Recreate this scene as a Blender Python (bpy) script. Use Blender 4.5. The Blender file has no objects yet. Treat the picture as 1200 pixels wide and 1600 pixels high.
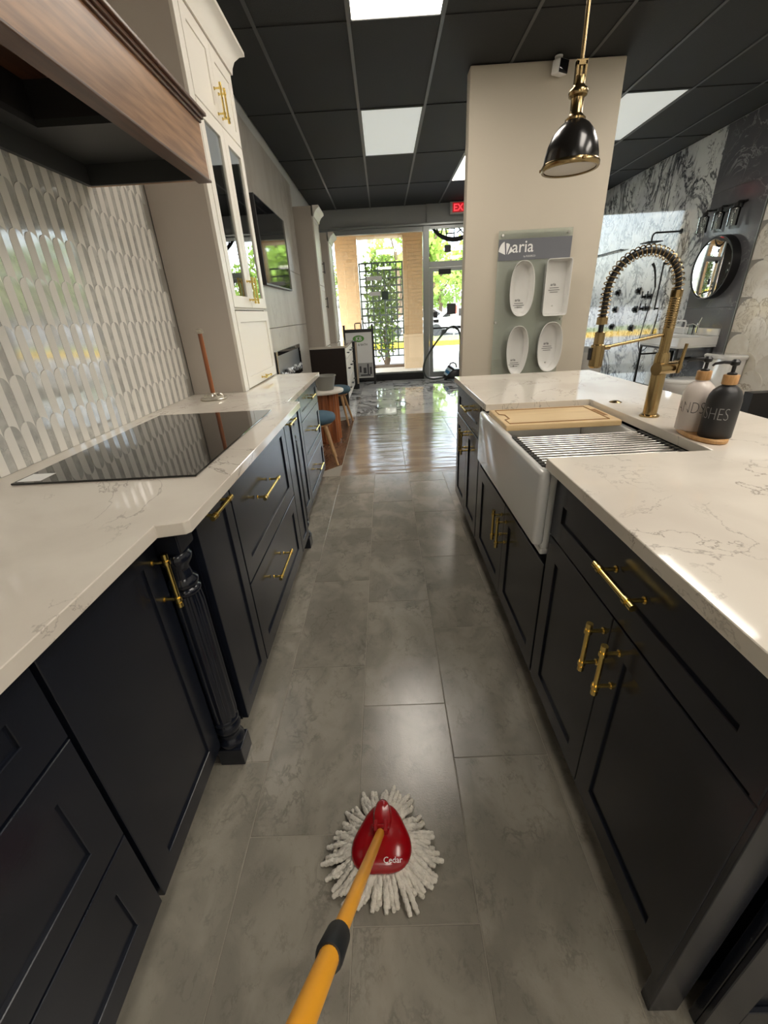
import bpy, bmesh, math, random
from mathutils import Vector, Matrix
random.seed(7)
S = bpy.context.scene
COL = S.collection
# ------------------------------------------------------------------ camera
F_PX, PITCH, ROLL, YAW, CAM_H = 646.39, 0.447494, 0.0555801, -0.020809, 1.31
_f = Vector((math.sin(YAW)*math.cos(PITCH), math.cos(YAW)*math.cos(PITCH), -math.sin(PITCH)))
_r = Vector((math.cos(YAW), -math.sin(YAW), 0)); _d = _f.cross(_r)
_c, _s = math.cos(ROLL), math.sin(ROLL)
right, down = _c*_r+_s*_d, -_s*_r+_c*_d
cam = bpy.data.cameras.new('camera'); camo = bpy.data.objects.new('camera', cam); COL.objects.link(camo)
cam.sensor_fit = 'VERTICAL'; cam.sensor_height = 36; cam.lens = F_PX*36/1600; cam.clip_start = .02; cam.clip_end = 300
mw = Matrix.Identity(4)
for i, v in enumerate((right, -down, -_f)):
    for k in range(3): mw[k][i] = v[k]
mw[2][3] = CAM_H
camo.matrix_world = mw
S.camera = camo
# ------------------------------------------------------------------ world, sun, exposure
W = bpy.data.worlds.new('world'); S.world = W; W.use_nodes = True
nt = W.node_tree; nt.nodes.clear()
wo = nt.nodes.new('ShaderNodeOutputWorld'); bg = nt.nodes.new('ShaderNodeBackground'); sky = nt.nodes.new('ShaderNodeTexSky')
sky.sky_type = 'NISHITA'; sky.sun_disc = False; sky.sun_elevation = math.radians(48); sky.sun_rotation = math.radians(200)
sky.air_density = 1.0; sky.dust_density = 3.0
bg.inputs['Strength'].default_value = 1.9
hz = nt.nodes.new('ShaderNodeHueSaturation'); hz.inputs['Saturation'].default_value = .45
nt.links.new(sky.outputs[0], hz.inputs['Color']); nt.links.new(hz.outputs[0], bg.inputs[0]); nt.links.new(bg.outputs[0], wo.inputs[0])
sun = bpy.data.lights.new('sun', 'SUN'); sun.energy = 5.0; sun.angle = .02; sun.color = (1, .95, .86)
suno = bpy.data.objects.new('sun', sun); COL.objects.link(suno)
suno.rotation_euler = (math.radians(38), math.radians(12), math.radians(20))
S.view_settings.view_transform = 'Standard'; S.view_settings.look = 'None'
S.view_settings.gamma = 1; S.view_settings.use_curve_mapping = False
S.view_settings.exposure = 0.0
PANEL_LIT, PANEL_DIM = 12.5, .42
PANEL_COL = (1.0, .92, .815)

# ------------------------------------------------------------------ helpers
def lin(r, g, b):
    f = lambda c: (c/255/12.92) if c/255 <= .04045 else ((c/255+.055)/1.055)**2.4
    return (f(r), f(g), f(b), 1)
ORG = {}
class B:
    """collects faces; world coordinates"""
    def __init__(s): s.v = []; s.f = []; s.m = []
    def add(s, vs, fs, mi=0):
        o = len(s.v); s.v += [tuple(p) for p in vs]
        s.f += [tuple(i+o for i in f) for f in fs]; s.m += [mi]*len(fs); return s
    def box(s, lo, hi, mi=0):
        x0, y0, z0 = lo; x1, y1, z1 = hi
        if x0 > x1: x0, x1 = x1, x0
        if y0 > y1: y0, y1 = y1, y0
        if z0 > z1: z0, z1 = z1, z0
        return s.add([(x0,y0,z0),(x1,y0,z0),(x1,y1,z0),(x0,y1,z0),(x0,y0,z1),(x1,y0,z1),(x1,y1,z1),(x0,y1,z1)],
                     [(0,3,2,1),(4,5,6,7),(0,1,5,4),(1,2,6,5),(2,3,7,6),(3,0,4,7)], mi)
    def prism(s, poly, a0, a1, axis=2, mi=0):
        """poly: 2D points (ccw seen from +axis); extruded a0..a1 along axis"""
        def P(p, a):
            return (p[0], p[1], a) if axis == 2 else ((a, p[0], p[1]) if axis == 0 else (p[1], a, p[0]))
        n = len(poly)
        return s.add([P(p, a0) for p in poly]+[P(p, a1) for p in poly],
                     [tuple(range(n-1, -1, -1)), tuple(range(n, 2*n))]+[(i, (i+1) % n, (i+1) % n+n, i+n) for i in range(n)], mi)
    def ring(s, c, u, w, r, n):
        return [c+u*(r*math.cos(2*math.pi*i/n))+w*(r*math.sin(2*math.pi*i/n)) for i in range(n)]
    def tube(s, path, r, n=10, cap=True, mi=0, closed=False):
        path = [Vector(p) for p in path]; rs = r if isinstance(r, (list, tuple)) else [r]*len(path)
        vs = []; fs = []; u = None; m = len(path)
        for i, p in enumerate(path):
            if closed: t = path[(i+1) % m]-path[i-1]
            else: t = path[min(i+1, m-1)]-path[max(i-1, 0)]
            t = t.normalized() if t.length > 1e-9 else Vector((0, 0, 1))
            if u is None:
                a = Vector((0, 0, 1)) if abs(t.z) < .9 else Vector((1, 0, 0)); u = (a-t*a.dot(t)).normalized()
            else:
                u = u-t*u.dot(t); u = u.normalized() if u.length > 1e-6 else Vector((1, 0, 0))
            vs += s.ring(p, u, t.cross(u), rs[i], n)
        rng = range(m if closed else m-1)
        for i in rng:
            j = (i+1) % m
            for k in range(n):
                q = (k+1) % n; fs.append((i*n+k, i*n+q, j*n+q, j*n+k))
        if cap and not closed: fs += [tuple(range(n-1, -1, -1)), tuple(range((m-1)*n, m*n))]
        return s.add(vs, fs, mi)
    def cyl(s, p0, p1, r0, r1=None, n=16, mi=0):
        return s.tube([p0, p1], [r0, r0 if r1 is None else r1], n, True, mi)
    def lathe(s, prof, c, n=24, mi=0, M=None):
        """prof [(r,z)]; closed at r=0 ends"""
        c = Vector(c); vs = []; fs = []; k = len(prof)
        for r, z in prof:
            for i in range(n):
                a = 2*math.pi*i/n; p = Vector((r*math.cos(a), r*math.sin(a), z))
                vs.append(c+(M @ p if M else p))
        for j in range(k-1):
            for i in range(n):
                q = (i+1) % n; fs.append((j*n+i, j*n+q, (j+1)*n+q, (j+1)*n+i))
        if prof[0][0] > 1e-6 and prof[-1][0] > 1e-6:      # open profile: close the ring
            for i in range(n):
                q = (i+1) % n; fs.append(((k-1)*n+i, (k-1)*n+q, q, i))
        return s.add(vs, fs, mi)
    def loft(s, loops, cap=True, mi=0):
        n = len(loops[0]); vs = [p for l in loops for p in l]; fs = []
        for j in range(len(loops)-1):
            for i in range(n):
                q = (i+1) % n; fs.append((j*n+i, j*n+q, (j+1)*n+q, (j+1)*n+i))
        if cap: fs += [tuple(range(n-1, -1, -1)), tuple(range((len(loops)-1)*n, len(loops)*n))]
        return s.add(vs, fs, mi)
    def xform(s, M):
        s.v = [tuple(M @ Vector(p)) for p in s.v]; return s
    def mesh(s, name, mats, org=(0,0,0), smooth=40, bevel=0, seg=2):
        me = bpy.data.meshes.new(name)
        o = Vector(org); me.from_pydata([tuple(Vector(p)-o) for p in s.v], [], s.f)
        for m in (mats if isinstance(mats, (list, tuple)) else [mats]): me.materials.append(m)
        if len(set(s.m)) > 1: me.polygons.foreach_set('material_index', s.m)
        bm = bmesh.new(); bm.from_mesh(me)
        bmesh.ops.recalc_face_normals(bm, faces=bm.faces)
        if bevel:
            es = [e for e in bm.edges if len(e.link_faces) == 2 and e.calc_face_angle(0) > .6]
            bmesh.ops.bevel(bm, geom=es, offset=bevel, segments=seg, profile=.5, affect='EDGES', clamp_overlap=True)
        bm.to_mesh(me); bm.free()
        if bevel and smooth == 40: smooth = 15
        if smooth:
            me.polygons.foreach_set('use_smooth', [True]*len(me.polygons))
            me.set_sharp_from_angle(angle=math.radians(smooth))
        me.update(); return me
    def build(s, name, mats, parent=None, label=None, cat=None, group=None, kind=None, smooth=40, bevel=0, seg=2, org=None):
        if parent is not None: og = ORG[parent.name]
        elif org is not None: og = Vector(org)
        else:
            xs, ys, zs = zip(*s.v); og = Vector(((min(xs)+max(xs))/2, (min(ys)+max(ys))/2, min(zs)))
        me = s.mesh(name, mats, og, smooth, bevel, seg)
        o = bpy.data.objects.new(name, me); COL.objects.link(o)
        if parent is not None: o.parent = parent
        else: o.location = og
        ORG[o.name] = og
        return tag(o, label, cat, group, kind)
def tag(o, label=None, cat=None, group=None, kind=None):
    if label: o['label'] = label
    if cat: o['category'] = cat
    if group: o['group'] = group
    if kind: o['kind'] = kind
    return o
def thing(name, label, cat, loc=(0,0,0), group=None, kind=None):
    o = bpy.data.objects.new(name, None); COL.objects.link(o); o.location = loc; o.empty_display_size = .05
    ORG[o.name] = Vector(loc); return tag(o, label, cat, group, kind)
def inst(name, me, parent, loc, rot=(0,0,0), scale=None):
    """a piece sharing mesh data, placed in world coordinates under parent"""
    o = bpy.data.objects.new(name, me); COL.objects.link(o); o.parent = parent
    o.location = Vector(loc)-(ORG[parent.name] if parent else Vector((0,0,0))); o.rotation_euler = rot
    if scale: o.scale = scale
    ORG[o.name] = Vector(loc); return o
def bx(name, lo, hi, mat, parent=None, bevel=0, **k): return B().box(lo, hi).build(name, mat, parent, bevel=bevel, **k)

# ------------------------------------------------------------------ materials
def mat(name, col, rough=.5, metal=0, spec=.5, coat=0, emis=None, estr=0, bump=0, bscale=60, var=0, vscale=6, alpha=None):
    m = bpy.data.materials.new(name); m.use_nodes = True; n = m.node_tree.nodes; l = m.node_tree.links
    p = n['Principled BSDF']; p.inputs['Base Color'].default_value = col if len(col) == 4 else (*col, 1)
    p.inputs['Roughness'].default_value = rough; p.inputs['Metallic'].default_value = metal
    p.inputs['Specular IOR Level'].default_value = spec; p.inputs['Coat Weight'].default_value = coat
    if coat: p.inputs['Coat Roughness'].default_value = .05
    if emis: p.inputs['Emission Color'].default_value = (*emis[:3], 1); p.inputs['Emission Strength'].default_value = estr
    if bump or var:
        g = n.new('ShaderNodeNewGeometry')
    if var:
        t = n.new('ShaderNodeTexNoise'); t.inputs['Scale'].default_value = vscale; t.inputs['Detail'].default_value = 6
        l.new(g.outputs['Position'], t.inputs['Vector'])
        mx = n.new('ShaderNodeMix'); mx.data_type = 'RGBA'
        c = p.inputs['Base Color'].default_value
        mx.inputs['A'].default_value = tuple(max(0, x*(1-var)) for x in c[:3])+(1,)
        mx.inputs['B'].default_value = tuple(min(1, x*(1+var)) for x in c[:3])+(1,)
        l.new(t.outputs['Fac'], mx.inputs['Factor']); l.new(mx.outputs['Result'], p.inputs['Base Color'])
    if bump:
        t = n.new('ShaderNodeTexNoise'); t.inputs['Scale'].default_value = bscale; t.inputs['Detail'].default_value = 3
        l.new(g.outputs['Position'], t.inputs['Vector'])
        b = n.new('ShaderNodeBump'); b.inputs['Strength'].default_value = bump; b.inputs['Distance'].default_value = .01
        l.new(t.outputs['Fac'], b.inputs['Height']); l.new(b.outputs['Normal'], p.inputs['Normal'])
    return m
def _ramp(n, l, src, a, b, lo=0, hi=1):
    r = n.new('ShaderNodeMapRange'); r.interpolation_type = 'SMOOTHSTEP'
    r.inputs['From Min'].default_value = a; r.inputs['From Max'].default_value = b
    r.inputs['To Min'].default_value = lo; r.inputs['To Max'].default_value = hi
    l.new(src, r.inputs['Value']); return r.outputs['Result']
def marble(name, base, vein, layers, rough=.1, cloud=None, cscale=2, per_object=False, stretch=(1,1,1), coat=0, tint=0, rot=(0,0,0)):
    """layers: (scale, width, mask_lo, mask_hi, distortion, strength)"""
    m = bpy.data.materials.new(name); m.use_nodes = True; n = m.node_tree.nodes; l = m.node_tree.links
    p = n['Principled BSDF']; p.inputs['Roughness'].default_value = rough; p.inputs['Coat Weight'].default_value = coat
    g = n.new('ShaderNodeNewGeometry'); mp = n.new('ShaderNodeMapping'); mp.inputs['Scale'].default_value = stretch
    mp.inputs['Rotation'].default_value = rot
    src = g.outputs['Position']
    oi = n.new('ShaderNodeObjectInfo')
    if per_object:
        mul = n.new('ShaderNodeMath'); mul.operation = 'MULTIPLY'; mul.inputs[1].default_value = 37.0; l.new(oi.outputs['Random'], mul.inputs[0])
        ad = n.new('ShaderNodeVectorMath'); ad.operation = 'ADD'; l.new(src, ad.inputs[0]); l.new(mul.outputs[0], ad.inputs[1]); src = ad.outputs[0]
    l.new(src, mp.inputs['Vector']); src = mp.outputs['Vector']
    col = None
    def mixc(fac, a, b):
        mx = n.new('ShaderNodeMix'); mx.data_type = 'RGBA'; l.new(fac, mx.inputs['Factor'])
        for k, x in (('A', a), ('B', b)):
            if isinstance(x, tuple): mx.inputs[k].default_value = x
            else: l.new(x, mx.inputs[k])
        return mx.outputs['Result']
    col = base
    if cloud:
        t = n.new('ShaderNodeTexNoise'); t.inputs['Scale'].default_value = cscale; t.inputs['Detail'].default_value = 7; t.inputs['Distortion'].default_value = .6
        l.new(src, t.inputs['Vector']); col = mixc(_ramp(n, l, t.outputs['Fac'], .38, .68), base, cloud)
    for i, (sc, w, m0, m1, dist, st) in enumerate(layers):
        t = n.new('ShaderNodeTexNoise'); t.inputs['Scale'].default_value = sc; t.inputs['Detail'].default_value = 8; t.inputs['Roughness'].default_value = .62; t.inputs['Distortion'].default_value = dist
        of = n.new('ShaderNodeVectorMath'); of.operation = 'ADD'; of.inputs[1].default_value = (3.7*i, 1.3*i, 5.1*i); l.new(src, of.inputs[0]); l.new(of.outputs[0], t.inputs['Vector'])
        a = n.new('ShaderNodeMath'); a.operation = 'SUBTRACT'; a.inputs[1].default_value = .5; l.new(t.outputs['Fac'], a.inputs[0])
        ab = n.new('ShaderNodeMath'); ab.operation = 'ABSOLUTE'; l.new(a.outputs[0], ab.inputs[0])
        vv = _ramp(n, l, ab.outputs[0], 0, w, st, 0)
        t2 = n.new('ShaderNodeTexNoise'); t2.inputs['Scale'].default_value = sc*.6; t2.inputs['Detail'].default_value = 3; l.new(of.outputs[0], t2.inputs['Vector'])
        mk = _ramp(n, l, t2.outputs['Fac'], m0, m1)
        mm = n.new('ShaderNodeMath'); mm.operation = 'MULTIPLY'; l.new(vv, mm.inputs[0]); l.new(mk, mm.inputs[1])
        col = mixc(mm.outputs[0], col, vein)
    if tint:
        mr = n.new('ShaderNodeMapRange'); mr.inputs['To Min'].default_value = 1-tint; mr.inputs['To Max'].default_value = 1+tint; l.new(oi.outputs['Random'], mr.inputs['Value'])
        hs = n.new('ShaderNodeHueSaturation'); l.new(mr.outputs[0], hs.inputs['Value'])
        if isinstance(col, tuple): hs.inputs['Color'].default_value = col
        else: l.new(col, hs.inputs['Color'])
        col = hs.outputs[0]
    if isinstance(col, tuple): p.inputs['Base Color'].default_value = col
    else: l.new(col, p.inputs['Base Color'])
    return m
def add_bump(m, scale, strength, stretch=(1,1,1), dist=.01, detail=4):
    n = m.node_tree.nodes; l = m.node_tree.links; p = n['Principled BSDF']
    g = n.new('ShaderNodeNewGeometry'); mp = n.new('ShaderNodeMapping'); mp.inputs['Scale'].default_value = stretch; l.new(g.outputs['Position'], mp.inputs['Vector'])
    t = n.new('ShaderNodeTexNoise'); t.inputs['Scale'].default_value = scale; t.inputs['Detail'].default_value = detail; l.new(mp.outputs[0], t.inputs['Vector'])
    b = n.new('ShaderNodeBump'); b.inputs['Strength'].default_value = strength; b.inputs['Distance'].default_value = dist
    l.new(t.outputs['Fac'], b.inputs['Height']); l.new(b.outputs['Normal'], p.inputs['Normal']); return m
def wood(name, c0, c1, rough=.4, scale=14, stretch=(1,1,.06), coat=0):
    m = bpy.data.materials.new(name); m.use_nodes = True; n = m.node_tree.nodes; l = m.node_tree.links
    p = n['Principled BSDF']; p.inputs['Roughness'].default_value = rough; p.inputs['Coat Weight'].default_value = coat
    g = n.new('ShaderNodeNewGeometry'); mp = n.new('ShaderNodeMapping'); mp.inputs['Scale'].default_value = stretch; l.new(g.outputs['Position'], mp.inputs['Vector'])
    t = n.new('ShaderNodeTexNoise'); t.inputs['Scale'].default_value = scale; t.inputs['Detail'].default_value = 8; t.inputs['Distortion'].default_value = .8; l.new(mp.outputs[0], t.inputs['Vector'])
    t2 = n.new('ShaderNodeTexNoise'); t2.inputs['Scale'].default_value = scale*7; t2.inputs['Detail'].default_value = 4; l.new(mp.outputs[0], t2.inputs['Vector'])
    av = n.new('ShaderNodeMath'); av.operation = 'MULTIPLY_ADD'; av.inputs[1].default_value = .45; l.new(t2.outputs['Fac'], av.inputs[0]); 
    sc = n.new('ShaderNodeMath'); sc.operation = 'MULTIPLY'; sc.inputs[1].default_value = .55; l.new(t.outputs['Fac'], sc.inputs[0]); l.new(sc.outputs[0], av.inputs[2])
    f = _ramp(n, l, av.outputs[0], .36, .64)
    mx = n.new('ShaderNodeMix'); mx.data_type = 'RGBA'; mx.inputs['A'].default_value = c0; mx.inputs['B'].default_value = c1; l.new(f, mx.inputs['Factor'])
    l.new(mx.outputs['Result'], p.inputs['Base Color']); return m
def glass(name, tint=(1,1,1), gloss=.08, rough=0, opaque=0.0, col=(.8,.85,.8)):
    """thin pane: see-through with a fresnel sheen (and optionally a milky share)"""
    m = bpy.data.materials.new(name); m.use_nodes = True; n = m.node_tree.nodes; l = m.node_tree.links; n.clear()
    o = n.new('ShaderNodeOutputMaterial'); tr = n.new('ShaderNodeBsdfTransparent'); tr.inputs[0].default_value = (*tint, 1)
    gl = n.new('ShaderNodeBsdfGlossy'); gl.inputs['Roughness'].default_value = rough
    lw = n.new('ShaderNodeFresnel'); lw.inputs['IOR'].default_value = 1.5
    ad = n.new('ShaderNodeMath'); ad.operation = 'MULTIPLY_ADD'; ad.use_clamp = True; ad.inputs[1].default_value = 1.6; ad.inputs[2].default_value = gloss-.04; l.new(lw.outputs[0], ad.inputs[0])
    mx = n.new('ShaderNodeMixShader'); l.new(ad.outputs[0], mx.inputs[0])
    base = tr.outputs[0]
    if opaque:
        df = n.new('ShaderNodeBsdfDiffuse'); df.inputs[0].default_value = (*col, 1); m2 = n.new('ShaderNodeMixShader'); m2.inputs[0].default_value = opaque
        l.new(tr.outputs[0], m2.inputs[1]); l.new(df.outputs[0], m2.inputs[2]); base = m2.outputs[0]
    l.new(base, mx.inputs[1]); l.new(gl.outputs[0], mx.inputs[2]); l.new(mx.outputs[0], o.inputs[0]); return m
def emit(name, col, strength):
    m = bpy.data.materials.new(name); m.use_nodes = True; n = m.node_tree.nodes; p = n['Principled BSDF']
    p.inputs['Base Color'].default_value = (.75, .75, .72, 1); p.inputs['Roughness'].default_value = .6
    p.inputs['Emission Color'].default_value = (*col, 1); p.inputs['Emission Strength'].default_value = strength; return m

navy = mat('navy_paint', lin(25, 29, 39), .21, bump=.02, bscale=300)
toe = mat('toe_kick_black', (.006, .006, .007), .6)
gold = mat('brushed_gold', lin(228, 202, 122), .2, 1)
brass = mat('aged_brass', lin(160, 138, 98), .22, 1)
quartz = marble('white_quartz', lin(226, 219, 207), lin(120, 108, 98), [(1.1, .0042, .46, .54, .7, .6), (2.6, .006, .54, .60, .6, .45), (7, .010, .60, .68, .4, .4)], .06, cloud=lin(216, 208, 196), cscale=3)
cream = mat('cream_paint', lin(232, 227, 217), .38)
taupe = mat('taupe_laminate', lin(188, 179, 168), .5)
wallpaint = mat('beige_wall_paint', lin(205, 196, 179), .7, bump=.03, bscale=200)
whitepaint = mat('white_wall_paint', lin(224, 223, 218), .7)
greypaint = mat('grey_header_paint', lin(160, 162, 160), .6)
alum = mat('anodized_aluminium', lin(150, 154, 152), .35, .7)
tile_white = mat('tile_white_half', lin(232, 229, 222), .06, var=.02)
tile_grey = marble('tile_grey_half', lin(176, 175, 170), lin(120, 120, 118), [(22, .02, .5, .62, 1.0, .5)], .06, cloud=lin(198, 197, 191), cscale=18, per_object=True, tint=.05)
grout = mat('grout', lin(150, 146, 138), .8); floorgrout = mat('floor_grout', lin(150, 143, 130), .7)
concrete = marble('concrete_tile', lin(134, 129, 118), lin(104, 100, 91), [(14, .05, .52, .7, .5, .55), (34, .06, .5, .7, .3, .45), (60, .05, .5, .7, .2, .3)], .17, cloud=lin(156, 150, 138), cscale=7, per_object=True, tint=.045, stretch=(1, .7, 1))
add_bump(concrete, 240, .10, dist=.003)
wavetile = marble('brown_wave_tile', lin(128, 114, 100), lin(104, 92, 80), [(3, .06, .45, .65, 1, .5)], .13, cloud=lin(150, 136, 121), cscale=3, per_object=True, tint=.04, stretch=(.6, 3, 1))
add_bump(wavetile, 3.2, .55, stretch=(.5, 3.2, 1), dist=.012, detail=2)
herring = wood('brown_plank', lin(92, 66, 48), lin(120, 90, 68), .25, scale=10, stretch=(1, .15, 1))
floormarble = marble('black_veined_marble', lin(226, 226, 224), lin(42, 42, 46), [(1.3, .075, .42, .56, 1.8, .95), (3.0, .03, .48, .6, 1.5, .8)], .04, cloud=lin(196, 198, 200), cscale=2, per_object=True)
wallmarble = marble('white_grey_marble', lin(226, 228, 224), lin(62, 64, 70), [(1.0, .045, .43, .54, 1.8, .95), (2.8, .06, .47, .57, 1.4, .95), (7, .05, .49, .62, .9, .85)], .05, cloud=lin(206, 208, 208), cscale=1.6, stretch=(1, 1.5, 1.1), rot=(.6, 0, 0))
darkmarble = marble('dark_grey_marble', lin(94, 94, 98), lin(176, 176, 178), [(1.6, .018, .5, .62, 1.8, .7), (3.5, .014, .52, .64, 1.4, .6)], .12, cloud=lin(108, 108, 112), cscale=2, per_object=True)
scalemarble = marble('cream_gold_marble', lin(232, 228, 218), lin(158, 144, 122), [(3.0, .03, .48, .62, 1.8, .8), (7, .03, .5, .64, 1.0, .5)], .12, cloud=lin(218, 211, 196), cscale=3, per_object=True, tint=.05)
stone = marble('stone_slab', lin(196, 190, 180), lin(150, 140, 128), [(2.2, .04, .45, .65, 1.2, .35)], .35, cloud=lin(176, 168, 156), cscale=2, stretch=(1, 1, .4))
ceil_black = mat('black_ceiling_tile', lin(44, 46, 46), .85, bump=.25, bscale=160, var=.18, vscale=1.3)
ceil_bar = mat('grey_ceiling_bar', lin(78, 80, 80), .5)
black = mat('black_satin', (.012, .012, .013), .35)
blackgloss = mat('black_gloss', (.008, .008, .009), .03)
blackmatte = mat('black_matte', (.012, .012, .012), .6)
cookglass = mat('black_ceramic_glass', lin(20, 18, 18), .03, coat=.3)
walnut = wood('hood_walnut', lin(122, 86, 56), lin(172, 130, 92), .42, scale=9, stretch=(1, .09, 1))
walnut_edge = wood('hood_walnut_edge', lin(70, 44, 30), lin(100, 66, 46), .4, scale=9, stretch=(1, .09, 1))
hoodgrey = mat('hood_liner_grey', lin(52, 54, 54), .5)
redwood = wood('red_brown_wood', lin(112, 62, 34), lin(168, 104, 62), .3, scale=9, stretch=(1, 1, .05))
oak = wood('light_oak', lin(168, 128, 84), lin(196, 158, 112), .4, scale=12, stretch=(1, 1, .08))
bamboo = wood('bamboo', lin(212, 182, 134), lin(230, 204, 160), .42, scale=14, stretch=(.08, 1, 1))
caramel = wood('caramel_bamboo', lin(184, 138, 86), lin(206, 162, 110), .42, scale=30, stretch=(1, 1, .2))
ceramic = mat('white_ceramic', lin(230, 229, 225), .06, coat=.4)
fireclay = mat('fireclay_white', lin(226, 226, 224), .07, coat=.5)
steel = mat('stainless', lin(190, 188, 182), .22, 1)
chrome = mat('chrome', (.85, .85, .85, 1), .05, 1)
silverpaint = mat('antique_silver', lin(196, 190, 176), .3, .6)
winglass = glass('window_glass', (.98, 1, .99), .05)
cabglass = glass('cabinet_glass', (.80, .86, .82), .12)
acrylic = glass('green_edge_glass', (.94, .98, .95), .05, opaque=.16, col=(.80, .86, .80))
clearglass = glass('clear_glass', (.95, .97, .96), .05)
mirror = mat('mirror_silver', (.9, .9, .9), .01, 1)
red = mat('red_plastic', lin(150, 8, 18), .2, coat=.3)
yellow = mat('yellow_pole', lin(252, 176, 44), .32)
yarn = mat('grey_white_yarn', lin(224, 218, 206), .9, bump=.5, bscale=260, var=.3, vscale=60)
rubber = mat('dark_rubber', lin(30, 33, 36), .5)
fabricblue = mat('blue_velvet', lin(70, 98, 116), .75, bump=.3, bscale=250)
bannergrey = mat('banner_grey', lin(106, 108, 114), .5)
white = mat('white_print', lin(240, 240, 238), .5)
greyprint = mat('grey_print', lin(70, 70, 72), .6)
screen_black = mat('tv_screen', (.006, .006, .008), .04)
brown_dark = mat('dark_brown_panel', lin(34, 24, 20), .35)
greybucket = mat('grey_bucket_plastic', lin(132, 132, 126), .45)
brickm = mat('tan_brick', lin(184, 152, 112), .85, bump=.2, bscale=60, var=.14, vscale=9)
mortar = mat('mortar', lin(190, 166, 132), .9)
limestone = mat('cast_stone', lin(206, 180, 146), .85, var=.08, vscale=6)
sidewalk = mat('sidewalk_concrete', lin(206, 200, 188), .9, var=.06, vscale=3)
asphalt = mat('asphalt', lin(168, 168, 168), .9, var=.06, vscale=2)
kerbyellow = mat('yellow_kerb_paint', lin(236, 190, 20), .7)
grassm = mat('grass', lin(120, 140, 70), .9, var=.25, vscale=4)
leafm = mat('leaf_green', lin(96, 140, 46), .6, var=.35, vscale=5)
leafm2 = mat('leaf_light_green', lin(140, 176, 72), .6, var=.3, vscale=1.2)
for _m in (leafm, leafm2):     # light passes through leaves
    _n = _m.node_tree.nodes; _l = _m.node_tree.links; _p = _n['Principled BSDF']
    _t = _n.new('ShaderNodeBsdfTranslucent'); _t.inputs[0].default_value = (.36, .44, .12, 1)
    _x = _n.new('ShaderNodeMixShader'); _x.inputs[0].default_value = .5; _o = _n['Material Output']
    _l.new(_p.outputs[0], _x.inputs[1]); _l.new(_t.outputs[0], _x.inputs[2]); _l.new(_x.outputs[0], _o.inputs[0])
bark = mat('bark', lin(92, 76, 60), .9)
trellisgreen = mat('trellis_grey_green', lin(70, 84, 78), .6)
# ================================================================== setting
XL, XR, YB, YF, ZC = -1.19, 4.07, -3.2, 9.25, 3.05
# ---- floor
floor = thing('floor', None, None, (0, 3, 0), kind='structure')
bx('floor_bed', (-1.3, YB, -.10), (XR+.1, YF+.15, -.0016), floorgrout, floor)
TW, TL = .3025, .6125
tile_me = B().box((.0012, .0012, -.012), (TW-.0012, TL-.0012, 0)).mesh('floor_tile', concrete, bevel=.0012, seg=1)
cut = {}
for i in range(-3, 15):
    x = -.1385+TW*i
    if x > XR-.02: continue
    off = {0: 1.072, 1: .864, -1: .655, -2: .872}.get(i, .655+.2*(i % 3))
    k0 = math.floor((YB-off)/TL)
    for k in range(k0, 20):
        y = off+TL*k
        if y > 3.53 or y < -1.4: continue
        w = min(TW, XR-x)
        if y+TL <= 3.531 and w == TW: inst('floor_tile', tile_me, floor, (x, y, 0))
        else:
            L = min(TL, 3.53-y)
            if L > .01: bx('floor_tile', (x+.0012, y+.0012, -.012), (x+w-.0012, y+L-.0012, 0), concrete, floor)
bx('floor_tile', (XL, YB, -.012), (XR, -1.45, -.001), concrete, floor)
W2, L2 = .604, 1.2
wave_me = B().box((.0015, .0015, -.012), (W2-.0015, L2-.0015, -.0005)).mesh('large_floor_tile', wavetile, bevel=.001, seg=1)
marb_me = B().box((.001, .001, -.012), (W2-.001, 1.11-.001, 0)).mesh('marble_floor_tile', floormarble)
for i in range(0, 8):
    x = -.456+W2*i
    for k in range(2): inst('large_floor_tile', wave_me, floor, (x, 3.533+L2*k, 0))
for i in range(-2, 8):
    for k in range(3): inst('marble_floor_tile', marb_me, floor, (-.456+W2*i, 5.936+1.11*k, 0))
# chevron planks left of the big tiles
pl = B().prism([(0, 0), (.30, .30), (.30, .41), (0, .11)], -.012, -.0005).mesh('chevron_plank', herring)
pr_ = B().prism([(0, .30), (.30, 0), (.30, .11), (0, .41)], -.012, -.0005).mesh('chevron_plank', herring)
for k in range(-3, 22):
    y = 3.535+.113*k
    if y < 3.53 or y+.41 > 5.94: continue
    inst('chevron_plank', pl, floor, (-.762, y, 0)); inst('chevron_plank', pr_, floor, (-1.066, y, 0))
bx('floor_filler', (-1.2, 3.533, -.012), (-.459, 5.93, -.003), herring, floor)
# ---- ceiling
ceiling = thing('ceiling', None, None, (0, 3, ZC), kind='structure')
bx('ceiling_deck', (XL-.1, YB, ZC+.10), (XR+.1, YF+.2, ZC+.2), ceil_black, ceiling)
GX = [-.76+.625*k for k in range(0, 9)]; GY = [-2.655+1.305*k for k in range(0, 10)]
LIT = {(2, 5): 'lit', (2, 1): 'lit', (6, 5): 'lit', (6, 3): 'lit', (6, 1): 'lit', (2, 7): 'dim', (6, 7): 'dim', (4, 8): 'lit', (4, 3): 'lit'}  # unseen rear and near bath-side panels are added to supply light
xs = [XL]+GX[:-1]+[XR]; ys = [YB]+GY[:-1]+[YF]
pan_me = {}
for i in range(len(xs)-1):
    for j in range(len(ys)-1):
        if (i, j) in LIT: continue
        w, d = xs[i+1]-xs[i], ys[j+1]-ys[j]
        if w < .02 or d < .02: continue
        key = (round(w, 3), round(d, 3))
        if key not in pan_me: pan_me[key] = B().box((.004, .004, .008), (w-.004, d-.004, .025)).mesh('ceiling_panel', ceil_black)
        inst('ceiling_panel', pan_me[key], ceiling, (xs[i], ys[j], ZC))
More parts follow.
